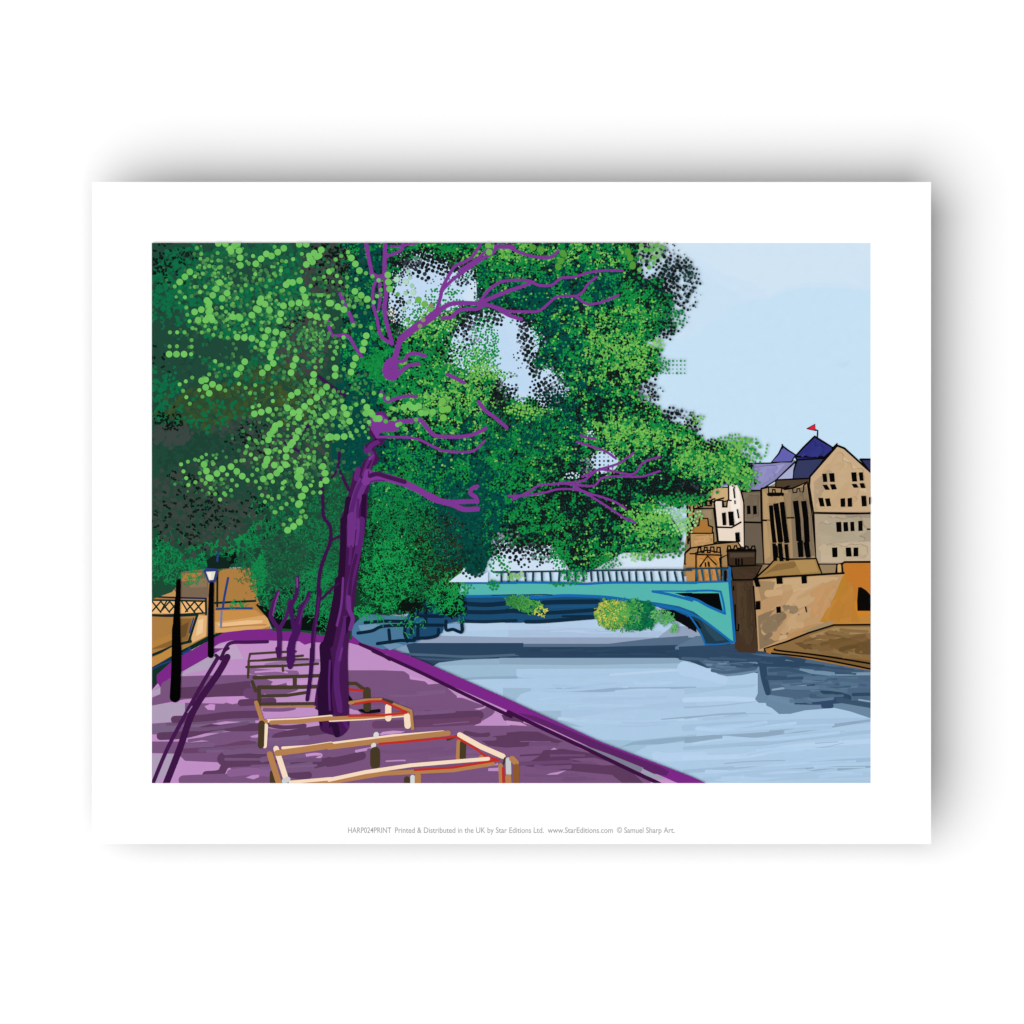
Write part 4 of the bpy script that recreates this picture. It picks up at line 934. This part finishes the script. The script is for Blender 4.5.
flecks(sb, ['#3fa04c', '#5cb054', '#2f8f46'], 630, 612, 14, 14, 220, 3, .9); flecks(sb, ['#57a860', '#6dbb6c', '#3f9a50'], 663, 617, 12, 7, 160, 3, 1, .2); flecks(sb, ['#6dbb6c', '#57a860'], 674, 628, 4, 5, 30, 3, 1)
flecks(sb, ['#0c6b45', '#2f8f46'], 630, 628, 22, 4, 60, 3, .9)
dots(railing, ['#6cb85a', '#58a848'], 0, 0, 0, 0, 0, 1, 1)
fr(['#8fc47a', '#7ab868'], 515, 576, 9, 4, 50, 1, 1.8)
foliage_end()

# ---------------------------------------------------------------- big tree trunk and branches
P1, P2, P3, P4 = '#7f3795', '#642678', '#45184f', '#2c0d35'
trunk = Part('trunk', tree, label='leaning violet trunk streaked with darker purple')
fill(trunk, P3, '_', '356 468 352 480 349 492 344 510 340.5 520 340 555 337 590 331 618 326 650 319 676 315 699 315 708 319 712 320 728 326 733 333 735 338 737 344 734 349 726 349 703 348 650 353 618 358.5 570 366.5 520 368 494 372 470', sm=True)
for c, t, s, w, w1 in (
    (P4, 'F', '105 680 95 760 75 830', 36, 30), ('#6f3186', 'F', '210 540 170 620 140 720 130 830', 60, 56), ('#5a2370', 'F', '190 560 150 640 120 760', 20, 26),
    (P4, 'F', '195 660 190 740 190 830', 28, 28), ('#5a2370', 'F', '160 680 155 830', 16, 16),
    (P4, 'J', '75 0 75 120 70 240 60 380', 34, 40), ('#6f3186', 'J', '125 -20 122 70 118 140', 52, 40), ('#5a2370', 'J', '180 0 170 120 140 260 110 400 105 500', 40, 34), ('#5a2370', 'J', '120 150 112 250', 16, 16),
    (P3, 'J', '150 200 120 330 110 460', 18, 20), ('#6f3186', 'J', '160 0 160 60 150 140', 20, 14), (P4, 'J', '50 340 40 440 20 560 -10 700', 40, 60), ('#6f3186', 'J', '75 330 65 480 40 600', 12, 14),
    ('#6f3186', 'J', '105 440 110 510 130 560 115 620', 26, 22), ('#5a2370', 'J', '90 560 60 680 50 790', 34, 38), (P3, 'J', '70 560 40 700 10 800', 16, 20), (P4, 'J', '105 560 95 640', 26, 10),
    (P4, 'N', '-30 -20 -20 120 -30 260 -20 400', 60, 90), ('#5a2370', 'N', '60 -10 40 100 40 220 60 340', 30, 36), (P3, 'N', '90 0 80 200 85 400', 26, 22), ('#6f3186', 'N', '70 -10 52 60', 12, 8),
    ('#5a2370', 'N', '20 380 40 440', 30, 16), ('#5a1f70', 'N', '80 400 100 440', 24, 18), (P4, 'N', '30 430 40 480', 40, 34), (P4, 'M', '975 230 990 330 1000 400', 50, 60), (P3, 'M', '1000 400 1000 450', 40, 36),
    ('#5a2370', 'N', '0 60 -5 200 0 340', 12, 12)):
    st(trunk, c, t, s, w, w1)
for c, t, s, w, w1 in (
    (P3, 'F', '200 540 215 480 250 450 225 400 215 390 262 355 290 345 240 300 225 250', 64, 30), (P2, 'F', '200 540 225 470 240 430 222 400 240 370 280 350', 40, 24),
    (P2, 'F', '160 510 150 560', 30, 30), (P1, 'F', '205 560 215 520 250 540 300 545', 34, 24), (P1, 'F', '225 450 245 430', 12, 10), (P3, 'F', '215 500 235 460', 14, 10),
    (P2, 'F', '205 410 200 385', 18, 12), (P3, 'F', '295 340 285 330', 36, 30)):
    st(trunk, c, t, s, w, w1)
frame('middle tan and cream timber frame round the big trunk', [
    (TAN, 'M', '632 325 940 322', 9), (TAN, 'M', '605 298 638 400', 24), (PALE, 'M', '670 402 840 396 1030 378', 20), (TAN, 'M', '660 405 655 430', 24),
    (PALE, 'M', '660 430 653 545', 26), (BRN, 'M', '636 418 632 542', 36), (TAN, 'M', '690 412 840 406 1030 388', 24),
    (PALE, 'N', '0 402 200 392 430 374', 12), (TAN, 'N', '-5 390 200 380 440 360', 22),
    (TAN, 'N', '115 300 200 286 290 282 460 345 470 445', 20), (BRN, 'N', '302 284 352 298', 16), (PALE, 'N', '332 322 332 388', 36),
    (PALE, 'N', '438 376 442 430', 36), (RED, 'N', '142 306 220 292 300 290 425 348', 13), (RED, 'N', '108 374 300 370 436 356', 13)])
def br(t, s, w, w1=None, c=P1):
    b = Part('branch', tree); st(b, c, t, s, w, w1)
br('F', '205 575 250 545 310 553 380 572 430 590 520 635 600 682 680 695 760 692 835 690', 50, 24)
st(trunk, P3, 'F', '228 545 270 535 330 552 425 580', 26, 24); st(trunk, P2, 'F', '232 580 270 572 310 575', 12, 10)
br('F', '560 655 640 692 700 708 760 735 840 733', 34, 28); br('F', '838 692 828 665 800 645 808 618 838 605', 26, 22)
knob = Part('branch', tree)
fill(knob, P1, 'F', '226 260 232 215 262 190 300 195 330 230 385 240 395 275 360 295 290 300 270 330 240 300', sm=True)
st(knob, P3, 'F', '222 232 225 280 250 325', 14, 18); st(knob, P2, 'F', '262 195 300 190 325 215', 18)
br('F', '370 240 450 233 515 230 550 270 590 312 640 322 750 322 820 308 888 275', 26, 20); br('F', '268 325 400 325 500 337 600 385 650 404 780 410 830 395 880 345', 15, 13)
br('F', '295 70 325 120 380 105 430 93 492 95', 20, 18); br('F', '845 125 880 170 940 215 1005 270', 22, 20)
br('B', '668 765 715 788 762 812', 20); br('B', '345 780 350 740 368 680 382 630 400 565', 40, 30)
fill(knob, P1, 'B', '300 725 325 680 365 668 385 700 390 760 370 800 320 790 302 765', sm=True)
br('B', '400 568 450 525 510 482 555 455 610 410', 38, 46); br('B', '600 408 650 382 700 362 780 360 850 362', 28, 22)
br('B', '845 365 930 325 1024 288 C 60 268 130 240', 26, 18); br('B', '850 362 890 300 950 250 1010 232 C 100 232 165 258 240 256 290 218 370 210 440 188 530 175 640 175', 18, 14)
br('B', '860 365 930 380 985 410 C 0 432 65 452', 24, 20); br('B', '960 385 1010 405 C 80 408 160 406 210 370 260 328 320 320 375 320', 16, 14)
br('C', '372 318 430 362 490 362 560 340 618 314', 15, 14); br('C', '380 320 415 295 440 255 490 212', 14, 14)
br('B', '640 445 690 440 730 405 780 394 840 392 880 365', 22, 20); br('B', '608 395 630 320 640 270 690 180 720 145 800 105 855 28', 20, 16)
br('B', '645 280 700 225 790 160 880 100 930 70 945 35', 18, 20); br('B', '735 175 820 120 880 70 900 50', 16, 14); br('B', '945 38 1040 40', 24); br('C', '-10 40 40 65 110 90 160 98 230 100 272 65', 18, 16)
br('B', '205 10 222 110 240 190', 24, 20); br('B', '316 10 312 100 310 190', 24); br('B', '345 36 400 35 490 20', 12); br('B', '420 25 400 62 330 92', 18, 16)
br('B', '275 215 248 270 245 360 268 450 290 545 350 590', 16, 20); br('B', '312 195 320 300 310 400 330 500 355 590', 26, 22); br('B', '282 225 285 330 275 400', 20, 14); br('B', '235 190 270 210 305 205', 24, 24)
br('B', '370 690 420 688 445 655 480 645 542 660', 20); br('B', '370 785 420 735 460 712 505 707', 22, 20)
br('B', '60 308 90 380 120 440 138 490', 22, 20); br('A', '1005 430 B 0 510 20 545 100 545 140 605 180 662', 20, 18)
for t, s in (('G', '-10 660 100 655 200 640 270 622 360 622 430 640'), ('G', '15 680 100 640 170 600 300 588 420 570 500 512 600 522 700 535 760 468 852 437'),
             ('G', '280 585 400 600 480 600 520 560 600 548 740 550 800 535 852 518'), ('G', '410 550 500 512 600 482 650 455 702 415'),
             ('G', '370 612 450 645 520 665 600 695 658 732'), ('G', '370 605 450 655 560 725 665 795 K 680 -5 712 18'), ('G', '402 315 440 328 487 337'), ('G', '380 352 460 378 540 405 602 448'), ('G', '290 588 380 596 440 604')):
    br(t, s, 13, 12)

# thin dark trees between the hedge and the big trunk
D1 = '#3c124a'
thin = Part('thin_tree', label='tall thin dark purple stem just left of the big trunk')
for t, s, w, w1 in (('d', '705 345 708 420 712 480 738 520 738 580 720 630 700 690 692 740 690 819', 12, 16), ('I', '965 400 958 470 945 560 930 650 925 800', 26, 22), ('M', '922 -5 915 130 895 282', 24, 22),
                 ('I', '962 460 1024 405 J 20 380 50 362', 16, 12), ('d', '742 575 780 556', 10, 10), ('d', '776 215 768 280 745 318', 12, 8), ('d', '768 270 790 320 815 370', 10, 12),
                 ('E', '985 480 970 560', 22, 14)):
    st(thin, D1, t, s, w, w1)
st(thin, '#531a66', 'I', '962 440 948 560 932 700', 10)
for t, s, w in (('a', '690 558 740 598 802 636', 11), ('a', '668 635 715 675 735 710', 8), ('a', '735 705 785 706', 9), ('E', '912 250 860 300 770 360', 16), ('E', '825 392 880 428 945 475', 14), ('E', '1000 320 1024 345', 20), ('F', '30 60 85 85', 18)):
    st(thin, D1, t, s, w)
GR = 'purple saplings beside the big trunk'
sp1 = Part('sapling', label='leftmost forked purple sapling with a bare branch tip', group=GR)
for t, s, w, w1 in (('I', '735 775 735 640 705 580 688 545 698 490 730 408', 28, 22), ('I', '735 620 775 550 795 460', 24, 16)): st(sp1, '#4c1b5e', t, s, w, w1)
st(sp1, '#7b3f8c', 'I', '735 410 715 470 700 540', 8)
sp2 = Part('sapling', label='taller purple sapling with two upright forks right of the first', group=GR)
for t, s, w, w1 in (('M', '800 -5 798 95', 46, 30), ('I', '800 800 808 700 840 620 850 560 860 500 890 460 905 412', 48, 20), ('I', '825 640 812 560 800 490 832 430 840 328', 30, 20)): st(sp2, '#451659', t, s, w, w1)
st(sp2, '#7b3f8c', 'I', '838 330 838 380', 10); st(sp2, '#5d2470', 'I', '850 590 870 510 905 440', 9)
st(sp1, '#45184f', 'M', '730 -5 732 35', 34, 20)

# lamp posts
lamp = Part('lamp_post', label='black lamp post with a small cream lantern by the fence')
lantern = Part('lantern', lamp, label='cream lantern in a dark blue frame')
st(lantern, '#2a3f78', 'I', '388 180 384 232', 12)
fill(lantern, '#2c3f7a', 'I', '303 290 320 272 385 276 390 296 372 355 335 358'); fill(lantern, '#e9e1cf', 'I', '320 294 374 292 362 340 338 343')
fill(lantern, '#f7f2e4', 'I', '328 300 350 298 346 335 338 335')
st(lamp, '#050505', 'I', '352 365 348 500 347 768', 27, 35)
pole = Part('pole', label='thick plain black pole standing on the left edge of the path')
st(pole, '#040404', 'I', '163 350 160 460', 26, 28); st(pole, '#040404', 'I', '158 450 152 580', 30, 40)
fill(pole, '#040404', 'I', '140 545 172 545 174 590 178 810 124 810 126 620'); st(pole, '#040404', 'M', '152 -20 150 120 143 268', 54, 60)

# ---------------------------------------------------------------- brightest big dots, over branches too
big = Part('leaf_dots', tree, label='large bright green dots strung across the upper left of the crown')
foliage_begin()
MID2 = ['#4f9a50', '#5fae56', '#448a4a', '#66b45a', '#39774a']
def lat(cx, cy, rx, ry, n, r=1.9):
    for _ in range(n):
        x, y = rnd_in(cx, cy, rx, ry); a = random.choice((0, .1, -.5, .45)); ca, sa = math.cos(a), math.sin(a)
        for i in range(random.choice((2, 3, 4))):
            for j in range(random.choice((2, 3))):
                if R() < .2: continue
                u, v = i * 7.0, j * 6.8
                dot(big, pick(MID2), x + u * ca - v * sa, y + u * sa + v * ca, r * (.75 + .4 * R()), fbase)
lat(235, 300, 55, 30, 22); lat(280, 335, 40, 40, 16); lat(225, 262, 60, 16, 9); lat(305, 405, 45, 25, 17); lat(300, 450, 35, 35, 14); lat(330, 300, 30, 35, 7); lat(205, 465, 22, 14, 4); lat(350, 420, 20, 12, 4, 1.7)
def chain(t, s, r=3.4, c=None):
    for x, y in cv(t, s): dot(big, c or pick([BIG, BIG, '#6abf5b', '#74c763']), x, y, r, fbase)
MIDG = ['#3f7f46', '#357243', '#2a6340', '#4a8f4c', '#3a6a45', '#265c40']
dots(big, MIDG, 260, 330, 70, 60, 260, 1.4, 2.2, 0, .4); dots(big, MIDG, 295, 440, 55, 60, 240, 1.4, 2.3, -.5, .4); dots(big, MIDG, 330, 300, 40, 50, 70, 1.3, 2.1)
dots(big, MIDG, 345, 395, 40, 25, 70, 1.3, 2.2); dots(big, MIDG, 220, 270, 50, 25, 60, 1.3, 2.1)
dots(big, MIDG, 205, 480, 30, 20, 40, 1.3, 2.1)
chain('A', '228 182 200 210 170 240 397 243 378 278 358 315 440 303 411 333 515 145 514 102 508 62 462 65 480 35 430 22 390 20 633 108 603 136 663 80 692 92 728 70 762 48 850 25 890 25 935 75 950 95 912 108 925 125 890 140 975 57 775 255 812 242 852 232 870 283 883 325 890 360 848 358 806 363 760 375 745 420 738 460 632 335 625 355 655 365 605 392 618 398 680 400')
chain('A', '110 650 152 650 195 650 275 457 318 457 355 455 335 410 335 375 325 345 293 397 255 410 470 437 505 437 513 445 580 428 497 553 538 556 580 560 672 515 717 524 757 538 655 553 640 593 708 593 692 636 686 668 702 702 670 726 640 756 540 693 518 728 495 764 1000 440 948 436 910 428 830 678 815 715 803 755 932 765 1020 360')
chain('A', '330 440 345 400 340 360 350 440 455 50 500 25 790 240 905 90 965 90 1020 180 300 800 320 795', 3.0)
chain('E', '295 5 318 42 357 25 394 43 338 76 595 193 634 183 676 172 783 160 815 187 846 213 850 180 880 150 912 125 950 100 978 72 1005 40 925 10 805 88 840 70 715 260 740 250 700 290 683 310 675 340 710 275 845 290 832 328 812 355 800 370 775 395 775 437 773 482 673 408 668 450 655 485 708 484 742 508 722 530 685 548 645 563 665 460')
chain('E', '309 480 322 518 345 558 335 556 382 532 413 506 462 493 495 520 526 547 850 515 855 555 848 597 884 622 868 660 852 702 845 708 985 492 995 530 1003 572 970 235 1003 205 1015 328 860 515 840 550')
chain('I', '783 58 818 35 850 10'); chain('d', '565 533 588 518 613 500 610 425 620 395 635 365 610 350 612 290 610 318 718 300 720 330 708 272 736 150 765 152 795 150')
chain('B', '122 103 145 137 168 175 142 293 178 315 214 337 330 200 333 240 340 280 5 360 45 380 80 397 207 545 196 585 187 625 146 672 133 712 120 752 30 730 30 772')
chain('B', '502 342 538 365 570 392 905 70 900 30', 3.3, '#6cb650')
chain('F', '80 158 95 195 112 235 210 155 205 190 240 195 262 220 280 220 232 185 40 325 82 322 8 325 22 180 20 185 420 155 450 140 465 155 505 148 485 160 520 188 545 185 585 182')
chain('F', '385 255', 2.4); chain('F', '640 120 640 170 670 165 645 215', 3.6, BRT)
chain('C', '670 72 683 104 697 150 275 155 290 120 300 75 130 45 175 55', 3.3, '#539a3c')
chain('c', '440 45 452 72 462 100 155 108 170 85 180 60', 3.0, '#539a3c')
def small(t, s, r=2.1, c=None):
    for x, y in cv(t, s): dot(big, c or pick([BIG, '#62b355', '#5aa850']), x, y, r, fbase)
small('A', '268 46 386 75 390 117 293 80 395 157 587 92 563 134 600 195 627 225 683 230 715 203 745 175 775 123 815 110 865 80 935 222 915 262 960 315 990 210 865 180 710 40 142 265 170 295 257 208 286 297 316 268 200 327 208 385 214 426 226 463 156 526 198 526 115 526 113 606 238 570 243 502 296 526 335 513 372 500 403 550 443 556 362 540 238 608 235 650 155 605 580 280 522 290 545 258 497 330 467 370 410 385 380 420 435 262 678 323 748 290 550 475 538 514 610 575 600 612 637 628 742 577 795 605 372 690 409 710 447 728 338 765 242 783 828 630 870 690 930 690 972 690 942 725 977 315 1015 322')
small('E', '190 62 208 98 228 135 300 95 282 58 170 25 205 8 430 60 508 22 545 45 600 30 643 50 695 80 700 120 720 165 570 75 585 155 622 145 700 198 673 225 735 315 603 347 564 333 552 378 543 415 575 425 535 457 490 462 606 450 640 355 603 578 583 540 610 510 558 573 495 600 462 627 430 653 400 680 372 648 346 615 318 585 296 570 178 480 217 465 258 453 296 440 192 520 207 558 220 597 260 582 284 530 440 538 468 570 408 565 700 578 768 578 753 617 733 660 695 678 638 655 655 692 778 706 745 728 812 682 710 752 625 615 712 397 740 408 745 358 825 465 808 405 790 215 820 245 875 265 930 270 905 175 940 200 945 370 935 410 898 398 880 435 905 440 935 458 900 480 930 640 972 600 970 640 870 745 858 780 885 775')
small('d', '515 460 540 443 560 425 485 395 460 390 450 360 500 405 528 400 545 340 640 480 620 458 660 350 668 380 700 340 575 490 548 510 432 240 440 285 400 328 375 248')
small('B', '33 112 65 92 103 70 15 170 40 205 60 240 98 265 155 342 98 215 150 225 205 190 242 208 277 230 290 285 268 320 250 355 133 485 88 518 78 555 28 635 35 580 80 605 18 675 80 735 138 380 175 490 235 500 470 470 440 455 385 310', 2.2)
small('B', '465 262 455 215 445 180 430 305 420 395 448 355', 2.2, '#9fcdb0'); small('B', '380 225 472 300 430 240', 3.0, '#b5dac4')
small('B', '530 455 512 490 575 375', 2.4, '#8a8a68')
small('F', '25 125 68 118 75 240 152 290 188 268 120 318 250 75 290 88 330 105 150 140 190 120 350 160 365 165 335 195 368 222 400 250 318 235 430 280 540 165 545 95 22 65 8 90 120 160 490 225 222 240', 2.3)
small('C', '803 63 865 40 817 100 790 157 735 170 745 30 835 25', 2.3, '#69ad55')
foliage_end()
# ================================================================== build
MATP = plain('white_paper', (0.90, 0.90, 0.90), amp=0.004, scale=900)
root = bpy.data.objects.new('art_print', None); col.objects.link(root)
root['label'] = 'white bordered landscape art print of a tree lined river mounted on the wall'
root['category'] = 'art print'
root.empty_display_size = 0.02

def bev_box(name, x0, x1, y0, y1, z0, z1, mat, parent, bev=0.0):
    import bmesh
    bm = bmesh.new(); bmesh.ops.create_cube(bm, size=1)
    for v in bm.verts:
        v.co = Vector(((x0 + x1) / 2 + v.co.x * (x1 - x0), (y0 + y1) / 2 + v.co.y * (y1 - y0), (z0 + z1) / 2 + v.co.z * (z1 - z0)))
    if bev: bmesh.ops.bevel(bm, geom=bm.edges[:], offset=bev, segments=2, affect='EDGES')
    me = bpy.data.meshes.new(name); bm.to_mesh(me); bm.free(); me.materials.append(mat)
    o = bpy.data.objects.new(name, me); col.objects.link(o)
    if parent: o.parent = parent
    return o
bev_box('paper_sheet', X(92), X(931), 0.0, 0.0009, Z(844), Z(182), MATP, root)
bev_box('bounce_blocker_board', X(93), X(930), 0.0009, 0.0013, Z(843), Z(183), plain('bounce_absorber', (.06, .06, .06)), root)  # unseen dark board added behind the sheet to cut bounced light on the wall
bev_box('mounting_block', X(330), X(694), 0.0013, RISE, Z(640), Z(386), plain('grey_board', (.1, .1, .1)), root, .001)

made = {}
mesh_count = 0
for p in parts:
    if not p.f: continue
    me = bpy.data.meshes.new(p.name)
    me.from_pydata(p.v, [], p.f)
    for c in p.mats: me.materials.append(ink(c))
    me.polygons.foreach_set('material_index', p.m)
    me.update()
    o = bpy.data.objects.new(p.name, me); col.objects.link(o)
    made[id(p)] = o
    if p.label: o['label'] = p.label
    if p.group: o['group'] = p.group
    mesh_count += len(p.f)
for p in parts:
    if p.f:
        q = made.get(id(p.parent)) if p.parent else None
        made[id(p)].parent = q or root
print('ink faces', mesh_count, 'layers', layer[0], 'height mm', layer[0] * STEP * 1000, 'objects', len(made))

# caption printed in the lower margin
cap_obj = bpy.data.meshes.new('caption')
def caption(segs, ybase, size):
    import bmesh
    out = bmesh.new()
    for txt, x0, x1 in segs:
        cu = bpy.data.curves.new('caption', 'FONT'); cu.body = txt; cu.size = size * S; cu.offset = 0.012 * size * S; cu.resolution_u = 4
        to = bpy.data.objects.new('caption_tmp', cu); col.objects.link(to)
        bpy.context.view_layer.update()
        me = bpy.data.meshes.new_from_object(to.evaluated_get(bpy.context.evaluated_depsgraph_get()))
        bpy.data.objects.remove(to)
        xs = [v.co.x for v in me.vertices]; k = (x1 - x0) * S / (max(xs) - min(xs)); m0 = min(xs)
        for v in me.vertices: v.co = Vector((X(x0) + (v.co.x - m0) * k, -4e-6, Z(ybase) + v.co.y))
        out.from_mesh(me); bpy.data.meshes.remove(me)
    out.to_mesh(cap_obj); out.free(); cap_obj.materials.append(ink('#a6a6a6'))
    o = bpy.data.objects.new('caption', cap_obj); col.objects.link(o); o.parent = root
    o['label'] = 'small grey line of lettering printed in the lower margin'
caption([('HARP024PRINT', 348, 391.3), ('Printed & Distributed in the UK by Star Editions Ltd.', 395, 543.8), ('www.StarEditions.com', 547.6, 613), ('\u00a9 Samuel Sharp Art.', 616.8, 674.7)], 832.9, 8.0)

# the wall behind
import bmesh
bm = bmesh.new(); bmesh.ops.create_grid(bm, x_segments=8, y_segments=8, size=3.0)
me = bpy.data.meshes.new('wall')
for v in bm.verts: v.co = Vector((v.co.x, RISE, -v.co.y * 1.0))
bm.to_mesh(me); bm.free(); me.materials.append(plain('wall_paint', (0.892, 0.892, 0.892), amp=0.002))
wall = bpy.data.objects.new('wall', me); col.objects.link(wall); wall['kind'] = 'structure'

# ------------------------------------------------------------------ light
w = bpy.data.worlds.new('World'); scene.world = w; w.use_nodes = True
bg = w.node_tree.nodes['Background']; bg.inputs['Color'].default_value = (1, 1, 1, 1); bg.inputs['Strength'].default_value = WORLD
def sun(name, dx, dz, strength, ang):
    L = bpy.data.lights.new(name, 'SUN'); L.energy = strength; L.angle = math.radians(ang)
    o = bpy.data.objects.new(name, L); col.objects.link(o)
    d = Vector((-dx, 1.0, -dz)); o.rotation_euler = d.to_track_quat('-Z', 'Y').to_euler()
sun('softbox', SDX, SDZ, SUNE, SUNA)

# ------------------------------------------------------------------ camera
D = 1.90
cam = bpy.data.cameras.new('camera'); cam.sensor_width = 36; cam.lens = 36 * D / (1024 * S)
cam.clip_start = 0.01; cam.clip_end = 50
co = bpy.data.objects.new('camera', cam); col.objects.link(co)
co.location = (0, -D, 0); co.rotation_euler = (math.radians(90), 0, 0)
scene.camera = co
scene.view_settings.view_transform = 'Standard'; scene.view_settings.look = 'None'
scene.view_settings.exposure = EXPO; scene.view_settings.gamma = 1
